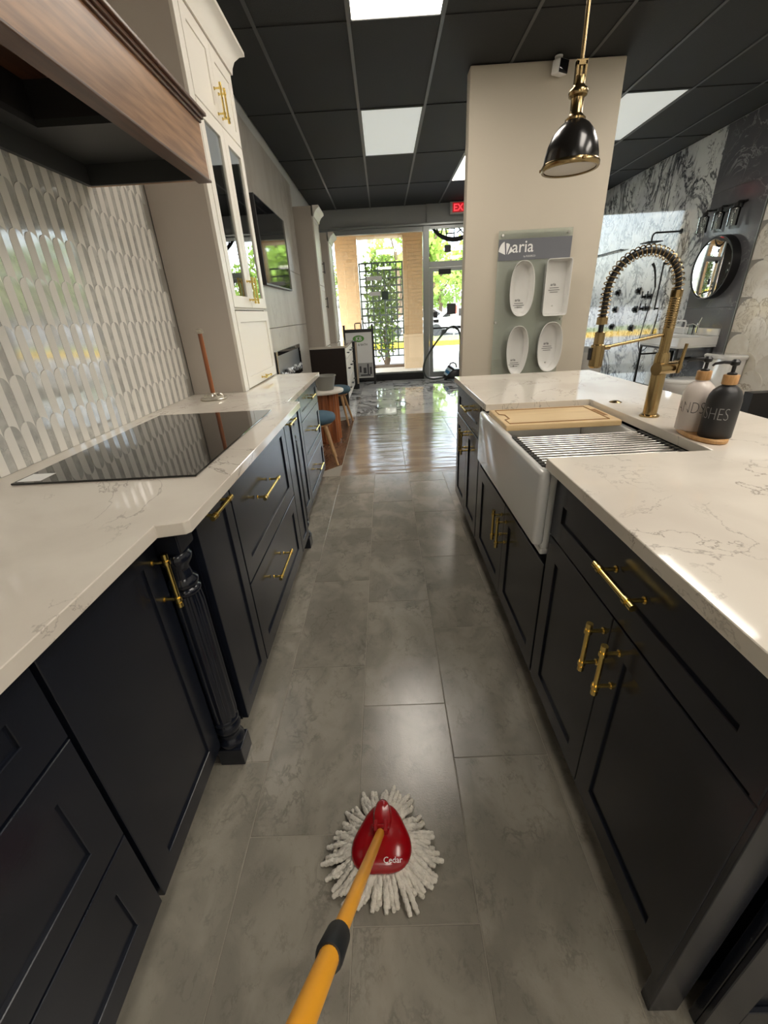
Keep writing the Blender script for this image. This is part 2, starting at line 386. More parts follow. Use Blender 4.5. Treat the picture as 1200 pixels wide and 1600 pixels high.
for x in GX[:-1]: bx('grid_bar', (x-.012, YB, ZC), (x+.012, YF, ZC+.012), ceil_bar, ceiling)
for y in GY[:-1]: bx('cross_bar', (XL, y-.009, ZC+.002), (XR, y+.009, ZC+.012), ceil_black, ceiling)
lab = {(2, 5): 'brightly lit ceiling panel light nearest the top edge above the aisle', (2, 7): 'pale square ceiling panel light above the aisle, farther one',
       (6, 7): 'pale ceiling panel light beside the beige pillar', (6, 5): 'lit ceiling panel light at the top corner over the bath display',
       (4, 8): 'lit ceiling panel light showing as a sliver beside the pillar top near the EXIT sign', (2, 1): 'unseen lit ceiling panel added for light behind the camera above the aisle',
       (4, 3): 'unseen lit ceiling panel added for light over the near end of the island', (6, 3): 'unseen lit ceiling panel added for light over the open floor beside the island', (6, 1): 'unseen lit ceiling panel added for light at the rear over the bath side'}  # panel over the near island end is unseen, added to brighten the near floor
mlit = emit('light_panel_on', PANEL_COL, PANEL_LIT); mdim = emit('light_panel_dim', (.9, .95, .9), PANEL_DIM)
for (i, j), st in LIT.items():
    x0, x1, y0, y1 = xs[i], xs[i+1], ys[j], ys[j+1]
    t = thing('ceiling_light', lab[(i, j)], 'ceiling light', ((x0+x1)/2, (y0+y1)/2, ZC), group='recessed ceiling panel lights')
    bx('diffuser', (x0+.02, y0+.02, ZC+.006), (x1-.02, y1-.02, ZC+.014), mlit if st == 'lit' else mdim, t)
    b = B()
    for lo, hi in (((x0+.012, y0+.01), (x0+.022, y1-.01)), ((x1-.022, y0+.01), (x1-.012, y1-.01)), ((x0+.012, y0+.01), (x1-.012, y0+.02)), ((x0+.012, y1-.02), (x1-.012, y1-.01))):
        b.box((*lo, ZC+.001), (*hi, ZC+.03))
    b.build('trim_frame', ceil_bar, t)
# ---- left wall with scalloped tiles
wall_left = thing('wall_left', None, None, (XL, 3, 0), kind='structure')
bx('wall_face', (XL-.12, YB, 0), (XL-.012, YF+.2, ZC+.15), whitepaint, wall_left)
bx('tile_backing', (XL-.012, -.3, .90), (XL, 2.63, 1.98), grout, wall_left)
PT, PR = .0655, .1425
def arch_tile(w, h, ext):
    """arched-top tile standing on wall plane x=0, thickness toward +x; left half grey toward +y; ridge in the middle"""
    r = w/2; n = 7; b = B()
    outl = [(-r, -ext), (-r, h-r*1.0)]+[(-r*math.cos(math.pi*k/(2*n)), h-r+r*math.sin(math.pi*k/(2*n))) for k in range(1, n+1)]
    th = lambda y, z: .0072+.0022*(1-abs(y)/r)-.0035*max(0, min(1, 1-(z+ext)/(h+ext)))
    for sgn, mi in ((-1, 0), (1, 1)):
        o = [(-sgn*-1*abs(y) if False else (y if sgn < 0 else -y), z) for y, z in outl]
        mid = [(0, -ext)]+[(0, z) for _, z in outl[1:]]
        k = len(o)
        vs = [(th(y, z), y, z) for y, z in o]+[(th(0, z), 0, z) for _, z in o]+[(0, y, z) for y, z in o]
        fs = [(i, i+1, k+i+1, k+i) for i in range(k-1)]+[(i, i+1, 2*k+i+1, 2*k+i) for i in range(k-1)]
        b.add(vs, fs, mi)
    return b
tw = PT-.0022
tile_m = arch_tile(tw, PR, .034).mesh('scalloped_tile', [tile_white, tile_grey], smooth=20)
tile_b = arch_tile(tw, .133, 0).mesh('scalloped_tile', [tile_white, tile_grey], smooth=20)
for r in range(8):
    ztop = 1.049+PR*r; shift = 0 if r % 2 == 0 else PT/2
    c = 0
    while True:
        y = .62+shift+PT*c-(.62-1.286) % PT+0*r; c += 1
        if y+PT/2 > 2.625: break
        inst('scalloped_tile', tile_b if r == 0 else tile_m, wall_left, (XL, y, ztop-(.133 if r == 0 else PR)))
# ---- right wall: marble, dark strip, scale tiles
wall_right = thing('wall_right', None, None, (XR, 3, 0), kind='structure')
bx('wall_face', (XR, YB, 0), (XR+.12, YF+.2, ZC+.15), whitepaint, wall_right)
y = 6.155
for k in range(5):
    y1 = min(y+.62, YF-.01)
    bx('marble_slab', (XR-.012, y+.0006, 0), (XR, y1-.0006, ZC), wallmarble, wall_right); y = y1
for z0, z1 in ((0, 1.17), (1.173, 2.40), (2.403, ZC)):
    bx('dark_slab', (XR-.014, 5.285, z0), (XR, 6.15, z1), darkmarble, wall_right)
bx('tile_backing', (XR-.003, 3.3, 0), (XR, 5.283, ZC), grout, wall_right)
def scale_tile(w, h):
    r = w/2; n = 10; o = [(-r, 0), (r, 0)]+[(r*math.cos(math.pi*k/(2*n)) if k <= n else 0, 0) for k in ()]
    pts = [(-r, 0), (r, 0), (r, h-r)]+[(r*math.cos(math.pi*k/n), h-r+r*math.sin(math.pi*k/n)) for k in range(1, n)]+[(-r, h-r)]
    b = B(); m = len(pts)
    b.add([(-.013+.009*(1-z/h), y_, z) for y_, z in pts]+[(0, y_, z) for y_, z in pts],
          [tuple(range(m))]+[(i, (i+1) % m, (i+1) % m+m, i+m) for i in range(m)]); return b
SW, SH = .33, .18
sc_me = scale_tile(SW-.006, SH+SW/2).mesh('scale_tile', scalemarble)
for r in range(17):
    for c in range(7):
        yy = 5.10-SW*c+(SW/2 if r % 2 else 0)-.0
        if yy+SW/2 > 5.30 or yy < 3.4: continue
        inst('scale_tile', sc_me, wall_right, (XR-.003, yy, -.17+SH*r))
bx('trim_strip', (XR-.016, 5.278, 0), (XR, 5.288, ZC), alum, wall_right)
# ---- back wall (behind the camera) and beige pillar
bx('wall_back', (XL-.12, YB-.12, 0), (XR+.12, YB, ZC+.2), whitepaint, kind='structure')
b = B(); r = .012; lo, hi = (.79, 4.5), (2.03, 4.64)
b.box((*lo, 0), (*hi, ZC)); b.build('wall_pillar', wallpaint, kind='structure', bevel=.012, seg=3)
# ---- front wall: header, storefront frames, glass, door
wall_front = thing('wall_front', None, None, (1.4, YF, 0), kind='structure')
bx('header', (XL, YF-.02, 2.77), (.885, YF+.15, ZC+.15), greypaint, wall_front)
bx('header', (.889, YF-.05, 2.77), (XR, YF+.15, ZC+.15), greypaint, wall_front)
bx('header_ledge', (XL, YF-.06, 2.735), (XR, YF+.02, 2.772), alum, wall_front, bevel=.004)
bx('header_channel', (XL, YF, 2.66), (.83, YF+.1, 2.735), alum, wall_front)
bx('sill_base', (XL, YF-.01, 0), (.83, YF+.1, .135), blackmatte, wall_front)
bx('jamb', (XL, YF, .13), (-1.06, YF+.1, 2.66), alum, wall_front)
w1 = thing('window_1', None, None, (-.1, YF, .135), kind='structure')
bx('pane', (-1.06, YF+.045, .135), (.825, YF+.051, 2.66), winglass, w1)
bx('rail', (-1.06, YF+.03, .135), (.825, YF+.07, .165), alum, w1)
for z in (1.90, 1.63):
    bx('window_sticker', (-.28 if z > 1.8 else -.24, YF+.038, z), (.02 if z > 1.8 else -.02, YF+.043, z+.07), white, w1)
bx('window_sticker', (.0, YF+.038, 1.55), (.13, YF+.043, 1.70), trellisgreen, w1)
bx('trim_1', (.825, YF-.03, 0), (.94, YF+.11, 2.735), alum, kind='structure', bevel=.006)
d1 = thing('door_1', None, None, (1.5, YF, 0), kind='structure')
bx('transom_glass', (.94, YF+.045, 2.155), (2.06, YF+.051, 2.68), winglass, d1)
bx('transom_bar', (.94, YF-.01, 2.06), (2.06, YF+.1, 2.155), alum, d1, bevel=.005)
bx('transom_head', (.94, YF, 2.68), (2.06, YF+.1, 2.735), alum, d1)
for x in (.95, 1.97): bx('door_stile', (x, YF+.02, .02), (x+.075, YF+.07, 2.055), alum, d1, bevel=.004)
bx('bottom_rail', (1.02, YF+.02, .02), (1.98, YF+.07, .13), alum, d1, bevel=.004)
bx('top_rail', (1.02, YF+.02, 1.99), (1.98, YF+.07, 2.055), alum, d1, bevel=.004)
bx('pane', (1.02, YF+.042, .13), (1.98, YF+.048, 1.99), winglass, d1)
B().box((1.12, YF-.05, 1.93), (1.36, YF-.005, 2.02)).build('door_closer', blackmatte, d1, bevel=.008)
b = B().cyl((1.02, YF-.03, .98), (1.98, YF-.03, .98), .016); b.box((1.42, YF-.06, .955), (1.62, YF+.02, 1.005)); b.build('push_bar', blackmatte, d1)
for lo, hi in (((1.24, 2.30), (1.36, 2.42)), ((1.03, 1.17), (1.11, 1.28)), ((1.03, 1.08), (1.14, 1.14)), ((1.30, 1.22), (1.48, 1.42))):
    bx('sticker', (lo[0], YF+.036, lo[1]), (hi[0], YF+.040, hi[1]), greyprint, d1)
# circular black window emblem, lower arc with strokes
b = B(); cx, cz, R0 = 1.42, 3.02, .52
arc = [(cx+R0*math.cos(a), YF+.035, cz+R0*math.sin(a)) for a in [math.radians(215+k*(110/24)) for k in range(25)]]
b.tube(arc, [.020+.022*math.sin(math.pi*k/24) for k in range(25)], 8)
for (x0, z0, x1, z1) in ((1.08, 2.70, 1.16, 2.55), (1.16, 2.55, 1.20, 2.70), (1.26, 2.68, 1.28, 2.50), (1.28, 2.68, 1.42, 2.68), (1.42, 2.68, 1.42, 2.50), (1.28, 2.60, 1.42, 2.60), (1.28, 2.50, 1.42, 2.51), (1.48, 2.70, 1.60, 2.58), (1.72, 2.70, 1.60, 2.58), (1.60, 2.58, 1.62, 2.49), (1.46, 2.60, 1.56, 2.66)):
    b.tube([(x0, YF+.035, z0), (x1, YF+.035, z1)], .012, 6)
b.build('window_emblem', blackmatte, d1)
bx('trim_2', (2.06, YF-.03, 0), (2.17, YF+.11, 2.735), alum, kind='structure', bevel=.006)
w2 = thing('window_2', None, None, (3.1, YF, .1), kind='structure')
bx('pane', (2.17, YF+.045, .1), (3.96, YF+.051, 2.735), winglass, w2); bx('rail', (2.17, YF, 0), (3.96, YF+.1, .1), alum, w2); bx('jamb', (3.96, YF, 0), (XR, YF+.1, 2.735), alum, w2)
# stone feature wall with seams
t = thing('trim_3', None, None, (-1.16, 5.1, 0), kind='structure')
for z0, z1 in ((0, 1.226), (1.230, 1.846), (1.850, 2.875)):
    bx('stone_panel', (-1.2, 3.47, z0), (-1.13, 6.70, z1), stone, t, bevel=.002, seg=1)
# ---- outside
ground = thing('ground', None, None, (2, 20, -.05), kind='structure')
bx('sidewalk', (-14, YF+.11, -.10), (25, 12.6, -.02), sidewalk, ground)
for k in range(12): bx('sidewalk_slab', (-4+1.2*k+.004, YF+.12, -.02), (-4+1.2*(k+1)-.004, 12.0, -.012), sidewalk, ground)
bx('street', (-60, 12.6, -.25), (80, 20.0, -.14), asphalt, ground)
bx('yellow_kerb', (-60, 20.0, -.2), (80, 20.4, .06), kerbyellow, ground)
bx('verge', (-60, 20.4, -.2), (80, 24.5, .04), grassm, ground)
bx('parking_lot', (-60, 24.5, -.2), (80, 110, -.02), asphalt, ground)
bx('arcade_soffit', (-9, YF+.15, 3.15), (14, 11.75, 3.4), limestone, kind='structure')
# ================================================================== cabinet makers
def shaker(nm, parent, m, nx, xf, y0, y1, z0, z1, fr=.062, th=.019, rec=.0065, pane=None):
    """shaker front lying in plane x = xf, facing nx (+1/-1); optional glass pane instead of the panel"""
    xb = xf-nx*th; xr = xf-nx*rec; b = B()
    O = [(y0, z0), (y1, z0), (y1, z1), (y0, z1)]; I = [(y0+fr, z0+fr), (y1-fr, z0+fr), (y1-fr, z1-fr), (y0+fr, z1-fr)]
    e = .0016
    O2 = [(y0+e, z0+e), (y1-e, z0+e), (y1-e, z1-e), (y0+e, z1-e)]
    I2 = [(y0+fr+e*.8, z0+fr+e*.8), (y1-fr-e*.8, z0+fr+e*.8), (y1-fr-e*.8, z1-fr-e*.8), (y0+fr+e*.8, z1-fr-e*.8)]
    vs = [(xb, *p) for p in O]+[(xf-nx*e, *p) for p in O]+[(xf, *p) for p in O2]+[(xf, *p) for p in I]+[(xf-nx*e, *p) for p in I2]+[(xr, *p) for p in I2]
    fs = []
    for a in (0, 4, 8, 12, 16):
        for i in range(4): j = (i+1) % 4; fs.append((a+i, a+j, a+4+j, a+4+i))
    if pane:
        vs += [(xb, *p) for p in I2]
        for i in range(4): j = (i+1) % 4; fs += [(20+i, 20+j, 24+j, 24+i), (i, j, 24+j, 24+i)]
    else: fs += [(20, 21, 22, 23), (0, 1, 2, 3)]
    b.add(vs, fs); o = b.build(nm, m, parent, smooth=25)
    if pane: bx('pane', (xr-nx*.002, y0+fr, z0+fr), (xr-nx*.006, y1-fr, z1-fr), pane, o)
    return o
def slab_front(nm, parent, m, nx, xf, y0, y1, z0, z1, th=.019):
    return bx(nm, (xf-nx*th, y0, z0), (xf, y1, z1), m, parent, bevel=.0016, seg=1)
def pull(parent, xf, nx, yc, zc, L, vert, m=None, so=.036, r=.0058, nm='handle'):
    """bar pull with collars and two posts on plane x = xf"""
    m = m or gold; b = B(); ax = Vector((0, 0, 1)) if vert else Vector((0, 1, 0)); c = Vector((xf+nx*so, yc, zc))
    b.cyl(c-ax*L/2, c+ax*L/2, r, n=12)
    for s in (-1, 1):
        q = c+ax*s*(L/2-.022); b.cyl(q-ax*.005, q+ax*.005, r*1.55, n=12)
        e = c+ax*s*(L/2); b.cyl(e-ax*s*.012, e+ax*s*.001, r*1.3, n=12)
        b.cyl((xf, q.y, q.z), (q.x, q.y, q.z), .0046, n=10); b.cyl((xf, q.y, q.z), (xf+nx*.003, q.y, q.z), .008, n=12)
    return b.build(nm, m, parent)
def carcass(parent, m, x0, x1, y0, y1, z0, z1, toe_x=None, nx=1):
    bx('body', (x0, y0, z0), (x1, y1, z1), m, parent)
    if toe_x is not None: bx('toe_kick', (x0, y0, 0), (toe_x, y1, z0), toe, parent)
# ================================================================== left run
FN, FP, FF = -.572, -.515, -.566           # door face planes: near, cooktop bay, far
g = 'navy base cabinets along the cooktop side'
c = thing('base_cabinet', 'dark navy three-drawer base cabinet nearest the camera on the cooktop side', 'cabinet', (-.87, .06, 0), g)
carcass(c, navy, -1.18, FN-.02, -.36, .478, .105, .884, -.66)
for z0, z1 in ((.683, .868), (.388, .676), (.112, .381)): shaker('drawer', c, navy, 1, FN, -.355, .4755, z0, z1, .066)
c = thing('base_cabinet', 'dark navy single-door base cabinet with upright gold handle beside the turned post', 'cabinet', (-.87, .67, 0), g)
carcass(c, navy, -1.18, FN-.02, .480, .862, .105, .884, -.66)
d = shaker('door', c, navy, 1, FN, .4865, .858, .108, .868, .058); pull(d, FN, 1, .829, .754, .15, True)
def post(y, lab):
    b = B(); x = -.557
    p = thing('turned_post', lab, 'post', (x, y, 0), 'turned navy posts of the cooktop bay')
    B().box((x-.04, y-.038, 0), (x+.04, y+.038, .075)).build('foot_block', navy, p, bevel=.003)
    prof = [(.020, .074), (.038, .078), (.041, .088), (.041, .096), (.032, .106), (.029, .118), (.034, .134), (.040, .146), (.041, .158), (.036, .168), (.033, .174), (.040, .180), (.040, .188), (.036, .194)]
    prof2 = [(.036, .672), (.041, .677), (.041, .686), (.034, .692), (.040, .700), (.040, .712), (.030, .722), (.026, .736), (.030, .756), (.040, .772), (.041, .784), (.034, .794), (.040, .800), (.020, .806)]
    nf = 72; fl = lambda r, z: [(x+(r-.0035*max(0, math.cos(12*2*math.pi*k/nf)))*math.cos(2*math.pi*k/nf), y+(r-.0035*max(0, math.cos(12*2*math.pi*k/nf)))*math.sin(2*math.pi*k/nf), z) for k in range(nf)]
    B().loft([fl(.038, .194), fl(.041, .22), fl(.041, .64), fl(.038, .672)]).build('fluted_shaft', G['ng'], p, smooth=60)
    B().lathe(prof2, (x, y, 0), 28).build('upper_turning', G['ng'], p, smooth=60)
    B().lathe(prof, (x, y, 0), 28).build('lower_turning', G['ng'], p, smooth=60)
    B().box((x-.04, y-.038, .805), (x+.04, y+.038, .884)).build('top_block', navy, p, bevel=.003)
G = {'ng': mat('navy_gloss', lin(24, 28, 38), .16)}
post(.903, 'dark turned wooden post with square foot at the near end of the cooktop bay')
post(2.285, 'dark turned wooden post at the far end of the cooktop bay, mostly hidden')
c = thing('pullout_cabinet', 'narrow navy pull-out cabinet with gold bar between turned post and wide drawers', 'cabinet', (-.85, 1.09, 0), g)
carcass(c, navy, -1.18, FP-.02, .958, 1.216, .10, .884, -.62)
d = shaker('door', c, navy, 1, FP, .961, 1.2135, .103, .868, .05); pull(d, FP, 1, 1.066, .838, .15, False)
c = thing('drawer_cabinet', 'wide navy two-drawer cabinet under the black cooktop', 'cabinet', (-.85, 1.62, 0), g)
carcass(c, navy, -1.18, FP-.02, 1.218, 2.028, .10, .884, -.62)
d = shaker('drawer', c, navy, 1, FP, 1.2215, 2.0255, .466, .868, .066); pull(d, FP, 1, 1.558, .697, .235, False)
d = shaker('drawer', c, navy, 1, FP, 1.2215, 2.0255, .103, .459, .066); pull(d, FP, 1, 1.565, .325, .235, False)
c = thing('pullout_cabinet', 'narrow navy pull-out cabinet at the far side of the wide drawers', 'cabinet', (-.85, 2.13, 0), g)
carcass(c, navy, -1.18, FP-.02, 2.030, 2.242, .10, .884, -.62)
d = shaker('door', c, navy, 1, FP, 2.0335, 2.2395, .103, .868, .05); pull(d, FP, 1, 2.085, .838, .15, False)
c = thing('base_cabinet', 'navy door cabinet beyond the cooktop bay, left of the small drawers', 'cabinet', (-.87, 2.53, 0), g)
carcass(c, navy, -1.18, FF-.02, 2.328, 2.712, .10, .884, -.66)
shaker('door', c, navy, 1, FF, 2.332, 2.709, .103, .868, .06)
c = thing('drawer_cabinet', 'navy three-drawer cabinet at the far end reflecting the window, beside the stool', 'cabinet', (-.87, 3.08, 0), g)
carcass(c, navy, -1.18, FF-.02, 2.714, 3.47, .10, .884, -.66)
for z0, z1, zh in ((.686, .868, .79), (.388, .680, .555), (.103, .382, .25)):
    d = shaker('drawer', c, navy, 1, FF, 2.7175, 3.4675, z0, z1, .055); pull(d, FF, 1, 3.09, zh, .16, False)
# worktop
b = B(); out = [(-1.19, -.5), (-.523, -.5), (-.523, .806), (-.464, .818), (-.455, .83), (-.455, 2.205), (-.464, 2.215), (-.523, 2.225), (-.523, 3.43), (-1.12, 3.43), (-1.12, 3.425), (-1.19, 3.425)]
b.prism(out, .884, .915)
b.build('worktop', quartz, label='white quartz worktop with faint grey veins carrying the cooktop', cat='worktop', bevel=.0015, seg=1)
# cooktop
c = thing('cooktop', 'black glass induction cooktop set flat on white worktop', 'cooktop', (-.824, 1.555, .915))
bx('glass_plate', (-1.094, 1.112, .9155), (-.553, 2.0, .9215), cookglass, c, bevel=.002)
bx('sticker', (-1.085, 1.125, .9216), (-1.015, 1.19, .922), white, c)
# paper towel holder
px, py = -.985, 2.42
c = thing('paper_towel_holder', 'empty paper towel holder with brown wooden rod and ornate silver foot', 'holder', (px, py, .915))
B().lathe([(.0, 0), (.070, 0), (.074, .006), (.070, .011), (.058, .014), (.054, .020), (.030, .026), (.018, .030), (.014, .036), (0, .036)], (px, py, .915), 36).build('foot', silverpaint, c)
b = B()
for k in range(14):
    a = 2*math.pi*k/14; b.tube([(px+.026*math.cos(a), py+.026*math.sin(a), .942), (px+.04*math.cos(a), py+.04*math.sin(a), .942), (px+.053*math.cos(a), py+.053*math.sin(a), .936)], [.003, .006, .003], 6)
b.build('foot_petals', silverpaint, c)
B().cyl((px, py, .95), (px, py, 1.262), .0125, .0115, 14).build('rod', redwood, c)
b = B().lathe([(0, 0), (.014, 0), (.021, .006), (.012, .012), (.016, .02), (.008, .026), (0, .028)], (px, py, 1.260), 16)
for k in range(6): a = k*math.pi/3; b.cyl((px, py, 1.268), (px+.020*math.cos(a), py+.020*math.sin(a), 1.274), .005, .003, 8)
b.build('finial', silverpaint, c)
# range hood
c = thing('range_hood', 'large walnut range hood with dark underside above the cooktop', 'range hood', (-.94, 1.545, 1.834))
y0, y1, xf = .95, 2.13, -.685
b = B(); b.box((xf-.022, y0, 1.838), (xf, y1, 2.02)); b.box((XL+.012, y1-.022, 1.838), (xf-.022, y1, 2.02)); b.box((XL+.012, y0, 1.838), (xf-.022, y0+.022, 2.02)); b.build('wood_band', walnut, c)
b = B(); b.box((xf-.050, y0+.005, 1.830), (xf+.006, y1+.006, 1.838)); b.box((xf-.045, y0+.02, 1.838), (xf-.0225, y1-.0225, 1.90)); b.build('bottom_lip', walnut_edge, c, bevel=.002)
b = B()
for dz, ex in ((2.02, .008), (2.032, .016), (2.044, .026)): b.box((XL+.012, y0-ex, dz), (xf+ex, y1+ex, dz+.012))
b.build('crown_molding', walnut_edge, c, bevel=.003)
b = B(); b.box((XL+.012, y0+.022, 1.836), (XL+.03, y1-.022, 1.93)); b.box((XL+.03, y1-.034, 1.836), (xf-.045, y1-.0225, 1.93)); b.build('liner_sides', hoodgrey, c)
ox0, ox1, oy0, oy1, oz = -1.085, -.835, 1.08, 1.745, 1.905
b = B(); b.box((XL+.03, y0+.022, oz), (ox0, y1-.034, oz+.02)); b.box((ox1, y0+.022, oz), (xf-.022, y1-.034, oz+.02)); b.box((ox0, oy1, oz), (ox1, y1-.034, oz+.02)); b.box((ox0, y0+.022, oz), (ox1, oy0, oz+.02))
b.build('liner_panel', hoodgrey, c)
b = B(); b.box((ox0-.01, oy0-.01, oz+.02), (ox0, oy1+.01, oz+.30)); b.box((ox1, oy0-.01, oz+.02), (ox1+.01, oy1+.01, oz+.30)); b.box((ox0, oy1, oz+.02), (ox1, oy1+.01, oz+.30)); b.box((ox0, oy0-.01, oz+.02), (ox1, oy0, oz+.30)); b.box((ox0, oy0, oz+.29), (ox1, oy1, oz+.30))
b.build('duct_cavity', blackmatte, c)
loops = []
for t_ in [k/10 for k in range(11)]:
    z = 2.056+t_*(ZC-2.056); q = 1-(1-min(1, t_*1.35))**2.2
    xx = xf-.03-.26*q; ya = y0+.04+.34*q; yb = y1-.04-.34*q
    loops.append([(XL+.012, ya, z), (xx, ya, z), (xx, yb, z), (XL+.012, yb, z)])
B().loft(loops).build('chimney_cover', walnut, c, smooth=30)
# tall cabinet on the worktop
TX = -.862
c = thing('tall_cabinet', 'tall cream cabinet with glass doors and gold handles standing on the worktop', 'cabinet', (-1.02, 3.03, .915))
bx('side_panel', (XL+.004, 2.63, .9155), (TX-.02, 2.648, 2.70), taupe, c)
b = B(); b.box((XL+.004, 3.428, .9155), (TX-.02, 3.446, 2.70)); b.box((XL+.004, 2.648, .92), (XL+.016, 3.428, 2.70))
for z in (.9155, 1.372, 2.312, 2.682): b.box((XL+.016, 2.648, z), (TX-.02, 3.428, z+.018))
b.build('carcass', cream, c)
b = B(); b.box((TX-.022, 2.63, .9155), (TX-.002, 2.70, 2.70)); b.build('face_stile', cream, c, bevel=.002)
for z in (1.66, 1.98): bx('shelf', (XL+.02, 2.65, z), (TX-.05, 3.426, z+.006), clearglass, c)
for k, (ya, yb) in enumerate(((2.703, 3.072), (3.075, 3.444))):
    d = shaker('upper_door', c, cream, 1, TX, ya, yb, 2.318, 2.668, .06); pull(d, TX, 1, 3.040 if k == 0 else 3.107, 2.408, .15, True)
    d = shaker('glass_door', c, cream, 1, TX, ya, yb, 1.385, 2.312, .062, pane=cabglass); pull(d, TX, 1, 3.040 if k == 0 else 3.107, 1.485, .15, True)
d = shaker('lower_door', c, cream, 1, TX, 2.703, 3.444, .922, 1.366, .062); pull(d, TX, 1, 3.07, .952, .15, False)
b = B(); prof = [(0, 0), (.012, 0), (.016, .03), (.030, .065), (.058, .095), (.085, .108), (.085, .128), (0, .128)]
loops = [[(XL+.004 if False else TX-.002+p[0], yy+(s*p[0]), 2.672+p[1]) for p in prof] for yy, s in ((2.63, -1), (3.446, 1))]
b.loft(loops)
loops = [[(XL+.004, 2.63-p[0], 2.672+p[1]) for p in prof], [(TX-.002+p[0], 2.63-p[0], 2.672+p[1]) for p in prof]]; b.loft(loops)
loops = [[(XL+.004, 3.446+p[0], 2.672+p[1]) for p in prof], [(TX-.002+p[0], 3.446+p[0], 2.672+p[1]) for p in prof]]; b.loft(loops)
b.box((XL+.004, 2.63, 2.74), (TX, 3.446, 2.80)); b.build('crown_molding', cream, c, smooth=60)
# ================================================================== island
IX = .472
g = 'navy cabinets of the island'
c = thing('base_cabinet', 'near navy island cabinet with one drawer over two doors and gold handles', 'cabinet', (.87, .72, 0), g)
bx('body', (IX+.02, .345, .105), (1.24, 1.098, .884), navy, c); bx('toe_kick', (IX+.075, .36, 0), (1.2, 1.098, .105), toe, c)
d = shaker('drawer', c, navy, -1, IX, .328, 1.094, .690, .868, .062); pull(d, IX, -1, .685, .796, .150, False)
for ya, yb, yh in ((.328, .7105, .663), (.7135, 1.094, .733)):
    d = shaker('door', c, navy, -1, IX, ya, yb, .112, .684, .062); pull(d, IX, -1, yh, .584, .14, True)
bx('corner_stile', (IX+.002, .318, .0), (IX+.062, .345, .884), navy, c, bevel=.002)
e = B(); e.box((.555, .300, 0), (1.24, .318, .884)); pe = e.build('end_panel', navy, c, bevel=.002)
b = B(); b.box((.555, .290, 0), (.625, .300, .884)); b.box((1.17, .290, 0), (1.24, .300, .884)); b.box((.625, .290, .80), (1.17, .300, .884)); b.box((.625, .290, 0), (1.17, .300, .09)); b.build('panel_frame', navy, c, bevel=.0015, seg=1)
c = thing('sink_cabinet', 'navy island cabinet with two low doors beneath the white apron sink', 'cabinet', (.87, 1.6, 0), g)
b = B(); b.box((IX+.02, 1.10, .105), (1.24, 2.098, .592)); b.box((.945, 1.10, .592), (1.24, 2.098, .884)); b.build('body', navy, c); bx('toe_kick', (IX+.075, 1.10, 0), (1.2, 2.098, .105), toe, c)
for ya, yb, yh in ((1.106, 1.5585, 1.526), (1.5615, 2.05, 1.597)):
    d = shaker('door', c, navy, -1, IX, ya, yb, .112, .566, .062); pull(d, IX, -1, yh, .457, .14, True)
bx('filler_stile', (IX+.002, 2.053, .105), (IX+.02, 2.096, .884), navy, c)
c = thing('base_cabinet', 'far navy island cabinet with drawer over two doors before the beige pillar', 'cabinet', (.87, 2.45, 0), g)
bx('body', (IX+.02, 2.10, .105), (1.24, 2.80, .884), navy, c); bx('toe_kick', (IX+.075, 2.10, 0), (1.2, 2.80, .105), toe, c)
d = shaker('drawer', c, navy, -1, IX, 2.104, 2.80, .690, .868, .062); pull(d, IX, -1, 2.38, .797, .150, False)
for ya, yb, yh in ((2.104, 2.4505, 2.418), (2.4535, 2.80, 2.487)):
    d = shaker('door', c, navy, -1, IX, ya, yb, .112, .684, .062); pull(d, IX, -1, yh, .584, .14, True)
# island worktop with sink cut-out
b = B(); CY0, CY1, CX1 = 1.128, 1.895, .915
b.box((.448, .26, .884), (1.315, CY0, .915)); b.box((.448, CY1, .884), (1.315, 2.80, .915)); b.box((CX1, CY0, .884), (1.315, CY1, .915))
me_parts = b
out = [(.448, .26), (1.315, .26), (1.315, 2.80), (.448, 2.80), (.448, CY1), (CX1, CY1), (CX1, CY0), (.448, CY0)]
B().prism(out, .884, .915).build('island_worktop', quartz, label='white veined quartz worktop of the island around the apron sink', cat='worktop', bevel=.0015, seg=1)
# apron sink
c = thing('apron_sink', 'white fireclay apron sink in the island', 'sink', (.68, 1.51, .59))
SY0, SY1, SX0, SX1 = 1.104, 1.935, .428, .93
bx('apron', (SX0, SY0, .637), (SX0+.035, SY1, .880), fireclay, c, bevel=.014, seg=4, smooth=35)
b = B(); b.box((SX0+.03, SY0+.01, .60), (SX1, SY1-.01, .622)); b.box((SX1-.03, SY0+.01, .62), (SX1, SY1-.01, .872)); b.box((SX0+.03, SY0+.01, .62), (SX1-.03, SY0+.035, .872)); b.box((SX0+.03, SY1-.035, .62), (SX1-.03, SY1-.01, .872))
b.build('basin', fireclay, c, bevel=.006)
B().lathe([(0, 0), (.045, 0), (.045, .003), (.03, .004), (.02, .001), (0, .001)], (.70, 1.51, .622), 24).build('drain', steel, c)
# cutting board
c = thing('cutting_board', 'light bamboo cutting board resting across the sink', 'cutting board', (.69, 1.72, .873))
bw = [(.455, 1.562), (.895, 1.562), (.895, 1.85), (.455, 1.85)]
bx('board', (.455, 1.575, .8745), (.898, 1.86, .897), bamboo, c, bevel=.004)
jg = mat('bamboo_groove', lin(150, 108, 62), .6)
pts = [(.475, 1.60), (.86, 1.60), (.86, 1.835), (.475, 1.835), (.475, 1.76), (.495, 1.745), (.495, 1.68), (.475, 1.665)]
B().tube([(x, y, .8968) for x, y in pts], .0032, 6, closed=True).build('juice_groove', jg, c)
B().box((.868, 1.66, .8955), (.886, 1.78, .8975)).build('hand_slot', jg, c, bevel=.003)
